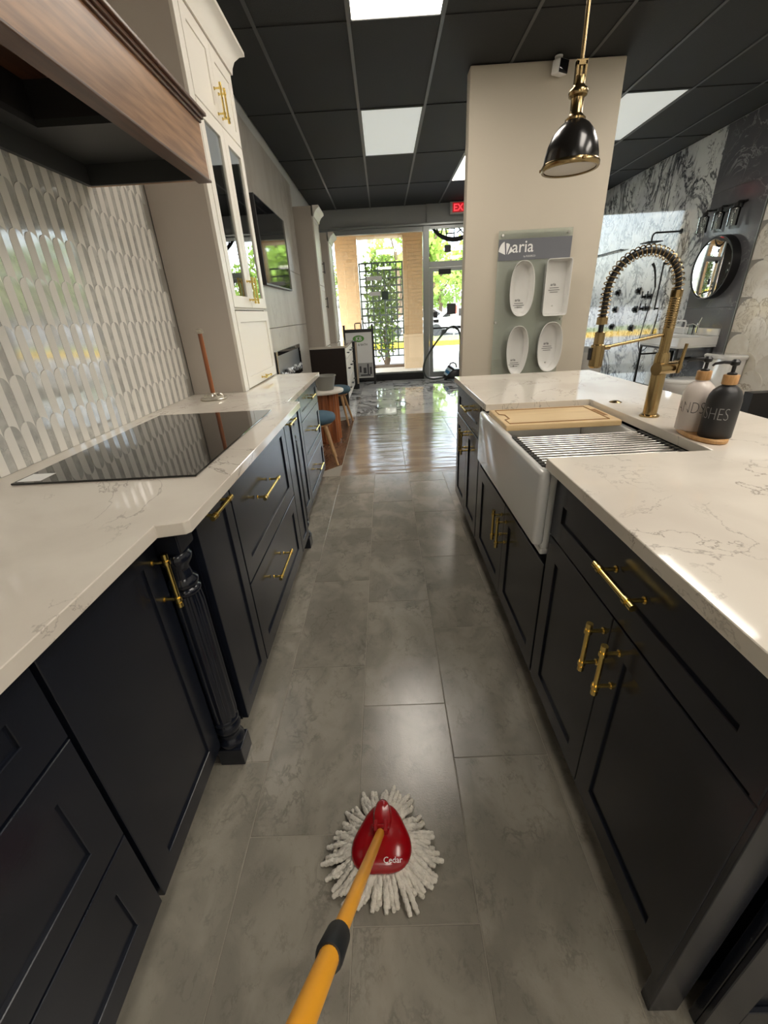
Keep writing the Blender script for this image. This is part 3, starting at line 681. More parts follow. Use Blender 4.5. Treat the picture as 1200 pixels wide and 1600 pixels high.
# roll-up rack
c = thing('drying_rack', 'roll-up drying rack of steel rods with black ends over the sink', 'drying rack', (.69, 1.33, .873))
for k in range(14):
    y = 1.158+.0232*k; B().cyl((.452, y, .879), (.902, y, .879), .0042, n=10).build('rod', steel, c)
for x0 in (.447, .892):
    for k in range(14):
        y = 1.158+.0232*k; B().box((x0, y-.0092, .8725), (x0+.016, y+.0092, .8855)).build('end_cap', black, c, bevel=.002)
# gold faucet
fx, fy = .975, 1.543
c = thing('kitchen_faucet', 'tall brass spring-neck kitchen faucet with pull-down spray head on the island', 'faucet', (fx, fy, .915))
B().lathe([(0, 0), (.033, 0), (.033, .005), (.027, .009), (0, .009)], (fx, fy, .915), 32).build('base_plate', brass, c)
B().lathe([(0, 0), (.0235, 0), (.0235, .20), (.020, .215), (0, .215)], (fx, fy, .922), 32).build('body', brass, c)
b = B().cyl((fx, fy, 1.13), (fx, fy, 1.315), .0165, n=28)
for k in range(13): b.lathe([(.0165, 0), (.0178, .003), (.0165, .006)], (fx, fy, 1.215+.0072*k), 24)
b.build('neck', brass, c)
b = B().cyl((fx-.025, fy-.02, 1.085), (fx+.062, fy+.012, 1.085), .0215, n=24); b.cyl((fx+.062, fy+.012, 1.085), (fx+.066, fy+.0135, 1.085), .023, n=24); b.build('valve_body', brass, c)
B().cyl((fx+.052, fy-.022, 1.070), (fx+.056, fy-.028, 1.165), .0062, .005, 12).build('lever', brass, c)
hx = fx-.232; R = .116; cxm = fx-R
def arch(t):   # 0..1 along hose
    if t < .28: return Vector((fx, fy, 1.31+t/.28*.02))
    if t < .86:
        a = (t-.28)/.58*math.pi; return Vector((cxm+R*math.cos(a), fy, 1.33+.118*math.sin(a)))
    return Vector((hx, fy, 1.33-(t-.86)/.14*.075))
path = [arch(k/60) for k in range(61)]
B().tube(path, .0095, 12).build('hose', black, c)
hel = []; N = 42; steps = N*10
for k in range(steps+1):
    t = k/steps; p = arch(t*.97+.01); q = arch(min(1, t*.97+.02)); tn = (q-p).normalized() if (q-p).length > 1e-6 else Vector((0, 0, -1))
    u = Vector((0, 1, 0)); w = tn.cross(u); a = 2*math.pi*N*t; hel.append(p+u*(.0165*math.cos(a))+w*(.0165*math.sin(a)))
B().tube(hel, .0019, 5).build('spring', brass, c)
B().lathe([(0, 0), (.0175, 0), (.0175, .022), (.012, .026), (0, .026)], (hx, fy, 1.238), 20).build('spring_collar', brass, c)
B().cyl((hx, fy, 1.20), (hx, fy, 1.245), .0085, n=14).build('hose_end', black, c)
B().lathe([(0, 0), (.017, 0), (.0225, .006), (.0225, .075), (.0165, .078), (.0165, .115), (.012, .118), (0, .118)], (hx, fy, 1.098), 26).build('spray_head', brass, c)
B().box((hx-.030, fy-.006, 1.125), (hx-.021, fy+.006, 1.165)).build('spray_button', black, c, bevel=.002)
b = B().cyl((fx-.01, fy, 1.196), (hx+.034, fy, 1.166), .0055, n=12); b.cyl((hx+.040, fy, 1.165), (hx+.018, fy, 1.164), .0085, n=12); b.build('support_arm', brass, c)
B().lathe([(0, 0), (.0255, 0), (.0255, .001), (.013, .006), (0, .007)], (.985, 1.81, .915), 24).build('air_switch', brass, label='small round brass air switch button behind the sink', cat='button')
# ================================================================== text helper
_dg = None
def text_faces(body, size, u, v, org, depth=.001, align='LEFT', font_bold=0, curve=None, space=1.0):
    """returns a B with the letters laid on plane (u,v) at org, raised by depth; curve(x)->(point, outward) bends it"""
    cu = bpy.data.curves.new('t', 'FONT'); cu.body = body; cu.size = size; cu.align_x = align; cu.space_character = space; cu.resolution_u = 3; cu.offset = font_bold
    ob = bpy.data.objects.new('t', cu); COL.objects.link(ob); bpy.context.view_layer.update()
    me = bpy.data.meshes.new_from_object(ob.evaluated_get(bpy.context.evaluated_depsgraph_get()))
    bpy.data.objects.remove(ob); bpy.data.curves.remove(cu)
    b = B(); u = Vector(u); v = Vector(v); org = Vector(org); n = u.cross(v)
    if curve: vs = [curve(p.co.x, p.co.y) for p in me.vertices]
    else: vs = [org+u*p.co.x+v*p.co.y+n*depth for p in me.vertices]
    b.add(vs, [tuple(p.vertices) for p in me.polygons]); bpy.data.meshes.remove(me); return b
# ================================================================== soap bottles on tray
trx, try_ = .975, 1.265
c = thing('soap_tray', 'small oval wooden tray under the two soap bottles', 'tray', (trx, try_, .915))
n = 28; loop = lambda s, z: [(trx+(.052*s)*math.cos(a)+.010*math.sin(a), try_+(.10*s)*math.sin(a), z) for a in [2*math.pi*k/n for k in range(n)]]
B().loft([loop(.96, .9152), loop(1.02, .918), loop(1.02, .926), loop(.98, .929), loop(.88, .929), loop(.86, .925)]).build('plate', caramel, c)
def bottle(name, x, y, m, lab, word, lm):
    c = thing(name, lab, 'soap bottle', (x, y, .9255))
    z = .9255; r = .042
    B().lathe([(0, 0), (r-.004, 0), (r, .004), (r, .108), (r*.95, .122), (r*.80, .136), (r*.55, .146), (.017, .150), (.017, .155), (0, .155)], (x, y, z), 32).build('body', m, c, smooth=50)
    B().lathe([(0, 0), (.0185, 0), (.0195, .002), (.0195, .024), (.018, .026), (0, .026)], (x, y, z+.153), 24).build('collar', caramel, c)
    b = B().lathe([(0, 0), (.012, 0), (.012, .005), (.005, .008), (.005, .024), (.011, .027), (.012, .036), (.006, .042), (0, .042)], (x, y, z+.178), 18)
    b.tube([(x, y, z+.211), (x-.022, y+.012, z+.212), (x-.040, y+.022, z+.208), (x-.044, y+.024, z+.202)], [.0055, .0045, .0035, .003], 10); b.build('pump', black, c)
    a0 = math.atan2(-y, -x) # toward the camera
    def cv(px_, py_):
        a = a0+(px_*.62-.026)/(r+.0004); return Vector((x+(r+.0004)*math.cos(a), y+(r+.0004)*math.sin(a), z+.058+py_))
    tb = text_faces(word, .050, (1, 0, 0), (0, 0, 1), (0, 0, 0), curve=cv, align='CENTER', font_bold=-.0012)
    tb.build('lettering', lm, c, smooth=0)
bottle('soap_bottle', .968, 1.312, mat('soap_white', lin(222, 212, 204), .25), 'white soap bottle with black pump and HANDS lettering', 'HANDS', black)
bottle('soap_bottle', .978, 1.218, mat('soap_black', (.014, .014, .015), .42), 'matte black soap bottle with bamboo collar and DISHES lettering', 'DISHES', mat('soap_grey_print', lin(150, 150, 150), .5))
# ================================================================== mop
hx_, hy_ = -.068, .628
c = thing('mop', 'yellow-handled mop with red triangular head and grey-white yarn fringe', 'mop', (hx_, hy_, 0))
def tri(s, z, dx=0):
    cx, cy = -.067, .617; K = 60; out = []
    A = [(-.060, .706), (-.150, .556), (.012, .556)]
    rr = .040
    # rounded bulged triangle by polar blend
    for k in range(K):
        a = 2*math.pi*k/K+math.pi/2
        rad = .080+.0085*math.cos(3*(a-math.pi/2))
        out.append((cx+s*rad*math.cos(a)*.95+.004*math.sin(a), cy+s*rad*math.sin(a)*1.02-.004, z))
    return out
B().loft([tri(.93, .040), tri(1.0, .046), tri(1.0, .052), tri(.95, .060), tri(.80, .068), tri(.5, .075), tri(.2, .077)]).build('plastic_head', red, c, smooth=50)
b = B(); b.loft([[(-.064+.026*math.cos(a)*s, .655+.048*math.sin(a)*s, z) for a in [2*math.pi*k/24 for k in range(24)]] for s, z in ((1, .066), (.95, .078), (.8, .084), (.3, .086))]); b.build('head_ridge', red, c)
b = B().box((-.086, .612, .072), (-.076, .640, .096)); b.box((-.060, .612, .072), (-.050, .640, .096)); b.cyl((-.092, .627, .086), (-.044, .627, .086), .006, n=12); b.build('hinge', red, c, bevel=.002)
P0 = Vector((-.0690, .622, .070)); P2 = Vector((-.1035, .1435, .7236)); dv = (P2-P0); E_ = P0+dv*1.30
B().tube([P0, P0+dv*.02, P0+dv*.80], [.006, .011, .011], 20).build('lower_pole', yellow, c)
B().tube([P0+dv*.80, E_], [.0128, .0128], 20).build('upper_pole', yellow, c)
B().tube([P0+dv*.775, P0+dv*.785, P0+dv*.85, P0+dv*.862], [.0135, .0165, .0175, .0150], 22).build('collar', rubber, c)
text_faces('Cedar', .019, (1, 0, 0), (0, 1, 0), (-.062, .5505, .0735), .0022).build('lettering', white, c, smooth=0)
strand_me = []
for q in range(7):
    L = .070+.012*random.random(); pth = []; rs = []
    cur = random.uniform(-.35, .35)
    for k in range(20):
        t_ = k/19; pth.append((L*t_, cur*.03*t_*t_, .036-.029*min(1, t_*1.25)**1.6+(.004*math.sin(t_*9+q)))); rs.append((.0068+.0012*math.sin(k*2.1))*(1 if k < 18 else .9 if k == 18 else .6))
    strand_me.append(B().tube(pth, rs, 7).mesh('yarn_strand', yarn, smooth=60))
for layer, (cnt, rad, dz, sc_) in enumerate(((46, .068, -.006, 1.06), (40, .060, .004, .97))):
    for k in range(cnt):
        a = 2*math.pi*(k+random.random()*.6)/cnt
        rr = rad+.013*math.cos(3*(a-math.pi/2)); s = sc_*random.uniform(.92, 1.1)
        inst('yarn_strand', random.choice(strand_me), c, (-.067+rr*math.cos(a), .613+rr*math.sin(a), .0015+max(0, dz)), (0, 0, a+random.uniform(-.13, .13)), (s, 1.0, 1.0))
B().loft([tri(.90, .012), tri(.92, .042)]).build('yarn_core', yarn, c)
# ================================================================== pendant lamp
qx, qy, qz = .706, 1.9, 1.752
c = thing('pendant_lamp', 'black dome pendant lamp with aged brass fittings hanging above the island', 'pendant lamp', (qx, qy, qz))
B().lathe([(.094, 0), (.0935, .012), (.091, .035), (.084, .065), (.070, .095), (.050, .118), (.030, .132), (.026, .136), (.024, .132), (.045, .113), (.066, .090), (.080, .062), (.087, .034), (.0895, .010), (.090, 0)], (qx, qy, qz), 48).build('shade', mat('pendant_black', (.010, .009, .008), .22, coat=.3), c, smooth=60)
B().lathe([(.089, -.006), (.097, -.007), (.099, -.002), (.099, .008), (.096, .013), (.093, .013)], (qx, qy, qz), 48).build('rim', brass, c)
B().lathe([(0, 0), (.088, 0), (.088, .004), (0, .004)], (qx, qy, qz-.002), 40).build('diffuser', mat('frosted_lens', lin(206, 200, 192), .35), c)
for k in range(3):
    a = 2*math.pi*k/3+.6; B().lathe([(0, 0), (.006, 0), (.006, .008), (0, .01)], (qx+.100*math.cos(a), qy+.100*math.sin(a), qz+.001), 10).build('clip', brass, c)
B().lathe([(0, .130), (.034, .130), (.034, .136), (.028, .141), (.024, .145), (.021, .150), (.021, .190), (.030, .196), (.032, .206), (.028, .214), (.020, .220), (.018, .226), (.018, .246), (0, .246)], (qx, qy, qz), 28).build('socket_cup', brass, c)
b = B()
for s in (-1, 1): b.box((qx+s*.014-.004, qy-.009, qz+.20), (qx+s*.014+.004, qy+.009, qz+.285))
b.box((qx-.018, qy-.009, qz+.272), (qx+.018, qy+.009, qz+.288)); b.cyl((qx-.026, qy, qz+.20), (qx+.026, qy, qz+.20), .005, n=10); b.build('yoke', brass, c, bevel=.002)
B().cyl((qx, qy, qz+.246), (qx, qy, ZC-.02), .0062, n=14).build('rod', brass, c)
B().lathe([(0, 0), (.06, 0), (.06, .012), (.05, .02), (0, .02)], (qx, qy, ZC-.02), 28).build('canopy', brass, c)
# ================================================================== security camera on pillar
c = thing('security_camera', 'small white security camera with black face mounted high on the pillar', 'camera', (1.49, 4.42, 2.93))
M_ = Matrix.Translation((1.485, 4.425, 2.975)) @ Matrix.Rotation(.5, 4, 'Z') @ Matrix.Rotation(.12, 4, 'X')
B().box((-.052, -.03, -.045), (.052, .05, .045)).xform(M_).build('housing', white, c, bevel=.014, seg=3)
B().box((-.046, -.034, -.039), (.046, -.028, .039)).xform(M_).build('face', blackgloss, c, bevel=.010, seg=3)
b = B().cyl((1.485, 4.45, 3.0), (1.47, 4.45, 3.045), .008, n=10); b.cyl((1.47, 4.45, 3.04), (1.47, 4.45, ZC), .03, n=18); b.build('mount', white, c)
# ================================================================== tub sample display on the pillar
yb_ = 4.475
c = thing('tub_sample_board', 'glass display board with grey aria banner fixed to the beige pillar', 'display board', (1.42, 4.49, .42))
bx('glass_sheet', (1.09, yb_-.004, .42), (1.757, yb_+.004, 1.925), acrylic, c)
bx('banner', (1.094, yb_-.008, 1.690), (1.757, yb_-.0045, 1.858), bannergrey, c)
for x, z in ((1.125, 1.89), (1.72, 1.89), (1.105, 1.17), (1.745, 1.17), (1.125, .45), (1.72, .45)):
    B().cyl((x, yb_-.012, z), (x, 4.499, z), .011, n=14).build('standoff', steel, c)
U, V = (1, 0, 0), (0, 0, 1)
text_faces('aria', .135, U, V, (1.215, yb_-.0082, 1.752), .0012, font_bold=.0008).build('banner_lettering', white, c, smooth=0)
text_faces('by FLEURCO', .020, U, V, (1.325, yb_-.0082, 1.712), .0012).build('banner_subtitle', white, c, smooth=0)
b = B()
for k, (a0, a1, r0) in enumerate(((100, 165, .105), (60, 98, .09), (20, 58, .075))):
    pts = [(1.155+.012*k, 1.738)]+[(1.155+.012*k+r0*math.cos(math.radians(a))*.62, 1.738+r0*math.sin(math.radians(a))) for a in [a0+(a1-a0)*i/8 for i in range(9)]]
    b.add([(x, yb_-.0092, z) for x, z in pts], [tuple(range(len(pts)))])
b.build('leaf_emblem', white, c, smooth=0)
def mini_tub(x0, x1, z0, z1, kind, lab):
    cx, cz, rx, rz = (x0+x1)/2, (z0+z1)/2, (x1-x0)/2, (z1-z0)/2; yf = yb_-.105; n = 40
    t = thing('miniature_bathtub', lab, 'bathtub sample', (cx, yb_-.005, z0), 'miniature bathtubs on the glass board')
    def lp(s, y, e=2.4, dz=0):
        out = []
        for k in range(n):
            a = 2*math.pi*k/n; ca, sa = math.cos(a), math.sin(a); q = e if kind != 'rect' else 14
            x = abs(ca)**(2/q)*(1 if ca > 0 else -1); z = abs(sa)**(2/q)*(1 if sa > 0 else -1)
            tap = 1-.14*(z < 0)*abs(z) if kind == 'slope' else 1
            out.append((cx+rx*s*x*tap, y, cz+(rz-rx*(1-s))*z+dz))
        return out
    s2 = .80 if kind != 'rect' else .93
    B().loft([lp(s2*.9, yb_-.0055), lp(.97, yf+.012), lp(1.0, yf), lp(.99, yf-.004), lp(.955, yf-.004), lp(.93, yf+.004), lp(.90 if kind != 'rect' else .91, yf+.04), lp(.84 if kind != 'rect' else .88, yf+.075), lp(.70 if kind != 'rect' else .84, yf+.090), lp(.3, yf+.092)]).build('shell', ceramic, t, smooth=50)
    b = text_faces('aria', .034, U, V, (cx-.035, yf+.0885, cz+.02 if kind in ('rect', 'a4') else cz-.10), .0, font_bold=.0004)
    for k in range(3): w = (.05, .06, .045)[k]; zz = (cz if kind in ('rect', 'a4') else cz-.12)-.018*k; b.box((cx-w+.01, yf+.0875, zz), (cx+w-.005, yf+.0890, zz+.004))
    b.build('print', greyprint, t, smooth=0)
    B().lathe([(0, 0), (.008, 0), (.008, .003), (0, .003)], (0, 0, 0), 14, M=None).xform(Matrix.Translation((cx, yf+.0905, cz-.15)) @ Matrix.Rotation(math.pi/2, 4, 'X')).build('drain', chrome, t)
mini_tub(1.196, 1.425, 1.215, 1.680, 'oval', 'upper oval white miniature bathtub under the aria lettering')
mini_tub(1.520, 1.754, 1.205, 1.682, 'rect', 'rectangular white miniature bathtub on the glass board')
mini_tub(1.205, 1.420, .676, 1.135, 'slope', 'lower tapered oval white miniature bathtub below the upper oval one')
mini_tub(1.512, 1.750, .697, 1.155, 'a4', 'lower oval white miniature bathtub below the rectangular one')
# ================================================================== television and fireplace
c = thing('television', 'black flat television mounted on the stone wall', 'television', (-1.11, 5.12, 1.61))
bx('frame', (-1.128, 4.50, 1.610), (-1.088, 5.745, 2.325), black, c, bevel=.003)
bx('screen', (-1.0885, 4.512, 1.626), (-1.0865, 5.733, 2.313), screen_black, c)
c = thing('electric_fireplace', 'wide black electric fireplace with crystals set in the stone wall', 'fireplace', (-1.15, 5.21, .65))
b = B(); fy0, fy1, fz0, fz1 = 4.53, 5.88, .66, 1.005
b.box((-1.128, fy0, fz0), (-1.112, fy1, fz0+.05)); b.box((-1.128, fy0, fz1-.045), (-1.112, fy1, fz1)); b.box((-1.128, fy0, fz0+.05), (-1.112, fy0+.05, fz1-.045)); b.box((-1.128, fy1-.05, fz0+.05), (-1.112, fy1, fz1-.045)); b.build('frame', blackgloss, c, bevel=.002)
bx('firebox', (-1.1285, fy0+.05, fz0+.05), (-1.1265, fy1-.05, fz1-.045), mat('firebox_grey', lin(96, 98, 100), .3), c)
cr = []
for q in range(4):
    b = B(); r = .022; b.lathe([(0, -r), (r*.7, -r*.5), (r, 0), (r*.6, r*.6), (0, r)], (0, 0, 0), 7); cr.append(b.mesh('crystal', mat('crystal_%s' % 'abcd'[q], lin(*((210, 214, 216), (150, 154, 158), (90, 92, 96), (236, 238, 240))[q]), .08), smooth=0))
for k in range(60):
    inst('crystal', cr[k % 4], c, (-1.112+random.uniform(0, .012), fy0+.07+(fy1-fy0-.14)*k/59, fz0+.065+random.uniform(0, .055)), (random.random()*3, random.random()*3, 0), (random.uniform(.7, 1.2),)*3)
# ================================================================== stools, side table, bucket
def stool(x, y, lab, rot):
    c = thing('stool', lab, 'stool', (x, y, 0), 'blue cushioned stools')
    B().lathe([(0, .395), (.10, .395), (.150, .403), (.172, .425), (.175, .45), (.162, .475), (.12, .490), (.05, .487), (0, .483)], (x, y, 0), 32).build('cushion', fabricblue, c, smooth=70)
    B().lathe([(0, 0), (.008, 0), (.008, .004), (0, .006)], (x, y, .484), 10).build('button', fabricblue, c)
    B().lathe([(0, .378), (.12, .378), (.13, .384), (.13, .396), (0, .396)], (x, y, 0), 28).build('seat_plate', oak, c)
    for k in range(4):
        a = rot+k*math.pi/2; ca, sa = math.cos(a), math.sin(a)
        B().tube([(x+.085*ca, y+.085*sa, .382), (x+.205*ca, y+.205*sa, .0)], [.019, .012], 14).build('leg', oak, c)
stool(-.668, 3.95, 'nearer blue stool with wooden legs beside the navy drawers', math.radians(-36))
stool(-.635, 5.55, 'farther blue stool with wooden legs behind the fluted table', math.radians(38))
tx, ty = -.70, 4.72
c = thing('side_table', 'round side table with white top and fluted reddish wood pedestal', 'table', (tx, ty, 0))
n = 96; lp = lambda r, z, fl: [(tx+(r-(fl*(.5-.5*math.cos(24*2*math.pi*k/n))))*math.cos(2*math.pi*k/n), ty+(r-(fl*(.5-.5*math.cos(24*2*math.pi*k/n))))*math.sin(2*math.pi*k/n), z) for k in range(n)]
B().loft([lp(.152, 0, 0), lp(.152, .03, 0), lp(.165, .032, .010), lp(.165, .553, .010)]).build('pedestal', redwood, c, smooth=30)
B().lathe([(0, .553), (.222, .553), (.228, .560), (.228, .575), (.222, .580), (0, .580)], (tx, ty, 0), 48).build('top', mat('table_white', lin(214, 208, 198), .3), c)
ux, uy = -.665, 4.71
c = thing('bucket', 'grey plastic bucket standing on the round side table', 'bucket', (ux, uy, .58))
B().lathe([(0, 0), (.085, 0), (.088, .004), (.118, .142), (.124, .142), (.124, .152), (.114, .152), (.112, .145), (.083, .010), (0, .010)], (ux, uy, .58), 40).build('shell', greybucket, c)
B().tube([(ux+.123*math.cos(a), uy+.123*math.sin(a), .58+.146+.004*math.sin(a)) for a in [math.pi*k/20-.3 for k in range(21)]], .003, 6).build('bail_handle', steel, c)
# ================================================================== far kitchen display
c = thing('base_cabinet', 'dark brown ended base cabinet with white drawer fronts before the shop window', 'cabinet', (-.9, 7.5, 0), 'cabinets of the far kitchen display')
bx('end_panel', (-1.188, 6.74, 0), (-.60, 6.76, .862), brown_dark, c)
bx('body', (-1.188, 6.76, .09), (-.61, 8.28, .862), cream, c)
for k in range(3):
    ya = 6.765+.505*k
    for z0, z1 in ((.70, .855), (.40, .69), (.1, .39)):
        d = slab_front('drawer', c, cream, 1, -.592, ya, ya+.498, z0, z1); pull(d, -.592, 1, ya+.25, (z0+z1)/2, .13, False, m=black, so=.03)
bx('far_worktop', (-1.188, 6.72, .864), (-.57, 8.29, .895), quartz, label='white worktop of the far kitchen display on the brown base', cat='worktop', bevel=.002)
def tallfar(y0, y1, xf, zt, lab):
    c = thing('tall_cabinet', lab, 'cabinet', ((XL+xf)/2, (y0+y1)/2, .896), 'cabinets of the far kitchen display')
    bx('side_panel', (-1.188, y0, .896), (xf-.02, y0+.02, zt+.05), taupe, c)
    bx('body', (-1.188, y0+.02, .896), (xf-.02, y1, zt+.05), cream, c)
    hh = (zt-.06-.90)/2
    for k in range(2):
        z0 = .90+hh*k; d = shaker('door', c, cream, 1, xf, y0+.005, y1-.005, z0+.002, z0+hh-.004, .055); pull(d, xf, 1, y1-.05, z0+(.25 if k else .6), .15, True, m=black, so=.03)
    pf = [(0, 0), (.012, 0), (.020, .035), (.045, .07), (.085, .10), (.085, .125), (0, .125)]
    b = B().loft([[(xf+p[0], yy, zt-.07+p[1]) for p in pf] for yy in (y0-.002, y1+.02)]); b.build('crown_molding', cream, c, smooth=60)
tallfar(6.745, 7.28, -.875, 2.60, 'white tall cabinet with crown and taupe side on the far display, nearer one')
tallfar(7.72, 8.27, -.80, 2.44, 'shorter white tall cabinet with crown nearest the shop window')
c = thing('showroom_divider', 'narrow dark panel with tan edge standing at the end of the far cabinets', 'display panel', (-.56, 8.4, 0))
bx('dark_board', (-.60, 8.31, 0), (-.545, 8.345, .86), blackmatte, c, bevel=.002); bx('tan_edge', (-.545, 8.312, .10), (-.515, 8.343, .85), mat('tan_laminate', lin(190, 172, 150), .5), c)
bx('base_block', (-.70, 8.345, 0), (-.52, 8.48, .86), blackmatte, c)
# ================================================================== A-frame sign
c = thing('sandwich_board', 'black framed sandwich board sign with white poster before the shop window', 'sign', (-.50, 8.97, 0))
sx0, sx1, zt = -.80, -.20, 1.06
def ypl(z, s): return 8.97-s*(.11*(1-z/1.06)+.012)
for s, nm in ((1, 'front_panel'), (-1, 'back_panel')):
    b = B()
    for x0_, x1_, z0_, z1_ in ((sx0, sx0+.04, .0, 1.13), (sx1-.04, sx1, .0, 1.13), (sx0+.04, sx1-.04, .99, 1.05), (sx0+.04, sx1-.04, .10, .135)):
        vs = []
        for z in (z0_, z1_):
            y = ypl(z, s)
            vs += [(x0_, y-.012, z), (x1_, y-.012, z), (x1_, y+.012, z), (x0_, y+.012, z)]
        b.add(vs, [(0, 3, 2, 1), (4, 5, 6, 7), (0, 1, 5, 4), (1, 2, 6, 5), (2, 3, 7, 6), (3, 0, 4, 7)])
    pan = b.build(nm, black, c)
    b = B(); vs = []
    for z in (.135, .99): vs += [(sx0+.04, ypl(z, s)-.005, z), (sx1-.04, ypl(z, s)-.005, z), (sx1-.04, ypl(z, s)+.005, z), (sx0+.04, ypl(z, s)+.005, z)]
    b.add(vs, [(0, 3, 2, 1), (4, 5, 6, 7), (0, 1, 5, 4), (1, 2, 6, 5), (2, 3, 7, 6), (3, 0, 4, 7)]); b.build('poster', white, pan)
B().tube([(-.56, 8.97, 1.04), (-.56, 8.97, 1.14), (-.545, 8.97, 1.155), (-.455, 8.97, 1.155), (-.44, 8.97, 1.14), (-.44, 8.97, 1.04)], .011, 8).build('grip', black, c)
def onp(x, z, off=-.0075): return (x, ypl(z, 1)+off, z)
b = B(); pts = [(-.505+.115*math.cos(a), .875+.062*math.sin(a)) for a in [2*math.pi*k/32 for k in range(32)]]
b.add([onp(x, z) for x, z in pts], [tuple(range(32))]); b.build('green_oval', mat('sign_green', lin(96, 156, 72), .5), c, smooth=0)
tilt = Vector((0, .104, 1)).normalized()
text_faces('KB', .10, (1, 0, 0), tilt, onp(-.56, .842, -.009), .0008, font_bold=.001).build('oval_lettering', white, c, smooth=0)
text_faces('& BATH', .055, (1, 0, 0), tilt, onp(-.52, .745, -.009), .0008).build('sign_lettering', greyprint, c, smooth=0)
b = B()
for (x0_, x1_, z0_, z1_) in ((sx0+.05, sx1-.05, .15, .42), ):
    b.add([onp(x0_, z0_), onp(x1_, z0_), onp(x1_, z1_), onp(x0_, z1_)], [(0, 1, 2, 3)])
b.build('picture_ground', mat('picture_grey', lin(176, 176, 174), .5), c, smooth=0)
b = B()
for (x0_, x1_, z0_, z1_) in ((-.52, -.48, .24, .36), (-.44, -.38, .22, .33), (-.36, -.33, .20, .40), (-.31, -.27, .20, .34), (-.62, -.54, .20, .30), (-.50, -.30, .17, .20)):
    b.add([onp(x0_, z0_, -.0085), onp(x1_, z0_, -.0085), onp(x1_, z1_, -.0085), onp(x0_, z1_, -.0085)], [(0, 1, 2, 3)])
b.build('picture_shapes', greyprint, c, smooth=0)
# ================================================================== exit sign
c = thing('exit_sign', 'illuminated red EXIT sign at the ceiling by the shop door', 'exit sign', (1.50, 9.10, 2.86))
bx('housing', (1.30, 9.06, 2.86), (1.68, 9.14, 3.045), mat('sign_housing', lin(190, 188, 180), .5), c, bevel=.008)
bx('face', (1.345, 9.052, 2.885), (1.665, 9.060, 3.025), mat('exit_face', lin(120, 8, 12), .4, emis=(1, .02, .03), estr=.35), c)
text_faces('EXIT', .145, U, V, (1.358, 9.0515, 2.905), .001, font_bold=.002).build('lettering', mat('exit_letters', lin(255, 40, 50), .4, emis=(1, .06, .08), estr=1.3), c, smooth=0)
# ================================================================== canister vacuum
vx, vy = 1.36, 8.9
c = thing('canister_vacuum', 'black canister vacuum with white and blue body and looping hose by the door', 'vacuum cleaner', (vx, vy, 0))
def ell(cx, cy, cz, rx, ry, rz, n=24): return [(cx+rx*math.cos(a), cy+ry*math.sin(a), cz) for a in [2*math.pi*k/n for k in range(n)]]
B().loft([ell(vx+.03, vy, .03, .15, .10, 0), ell(vx+.03, vy, .05, .20, .13, 0), ell(vx+.04, vy, .10, .20, .13, 0), ell(vx+.06, vy, .16, .17, .12, 0), ell(vx+.08, vy, .21, .10, .09, 0)]).build('body', black, c, smooth=70)
M_ = Matrix.Translation((vx-.06, vy-.02, .17)) @ Matrix.Rotation(math.radians(32), 4, 'Y')
B().lathe([(0, -.09), (.065, -.09), (.072, -.08), (.072, .06), (0, .06)], (0, 0, 0), 24).xform(M_).build('dust_bin', mat('bin_pale', lin(200, 222, 232), .2), c)
B().lathe([(.073, -.05), (.0745, -.05), (.0745, .01), (.073, .01)], (0, 0, 0), 24).xform(M_).build('blue_band', mat('bin_blue', lin(60, 130, 180), .3), c)
B().lathe([(0, .06), (.075, .06), (.072, .10), (.03, .115), (0, .115)], (0, 0, 0), 24).xform(M_).build('bin_lid', black, c)
B().tube([(vx-.04, vy, .27), (vx-.03, vy, .32), (vx+.03, vy, .335), (vx+.08, vy, .31), (vx+.10, vy, .24)], .012, 8).build('carry_handle', black, c)
for s in (-1, 1): B().cyl((vx+.13, vy+s*.10, .07), (vx+.13, vy+s*.135, .07), .068, n=28).build('wheel', rubber, c)
B().lathe([(0, 0), (.03, 0), (.03, .03), (0, .03)], (vx-.12, vy, .0), 16).build('caster', rubber, c)
hp = [(vx-.14, vy, .06), (vx-.26, vy, .04), (vx-.40, vy, .035), (vx-.52, vy, .09), (vx-.575, vy, .22), (vx-.53, vy, .42), (vx-.40, vy, .62), (vx-.26, vy, .80), (vx-.12, vy, .95), (vx+.0, vy, 1.005), (vx+.09, vy, .97), (vx+.15, vy, .86), (vx+.165, vy, .70), (vx+.16, vy, .45), (vx+.17, vy, .22)]
def smooth_path(p, k=6):
    p = [Vector(q) for q in p]; o = []
    for i in range(len(p)-1):
        a, b_, c_, d_ = p[max(i-1, 0)], p[i], p[i+1], p[min(i+2, len(p)-1)]
        for j in range(k):
            t_ = j/k; o.append(.5*((2*b_)+(c_-a)*t_+(2*a-5*b_+4*c_-d_)*t_*t_+(3*b_-a-3*c_+d_)*t_**3))
    return o+[p[-1]]
sp = smooth_path(hp, 8); B().tube(sp, [.019+.0022*(k % 2) for k in range(len(sp))], 10).build('hose', mat('hose_grey', lin(70, 78, 76), .45), c)
B().tube([(vx+.0, vy, 1.005), (vx+.05, vy, .995), (vx+.10, vy, .96)], .026, 12).build('hose_grip', black, c)
# ================================================================== bath display along the right wall
XW = XR-.014
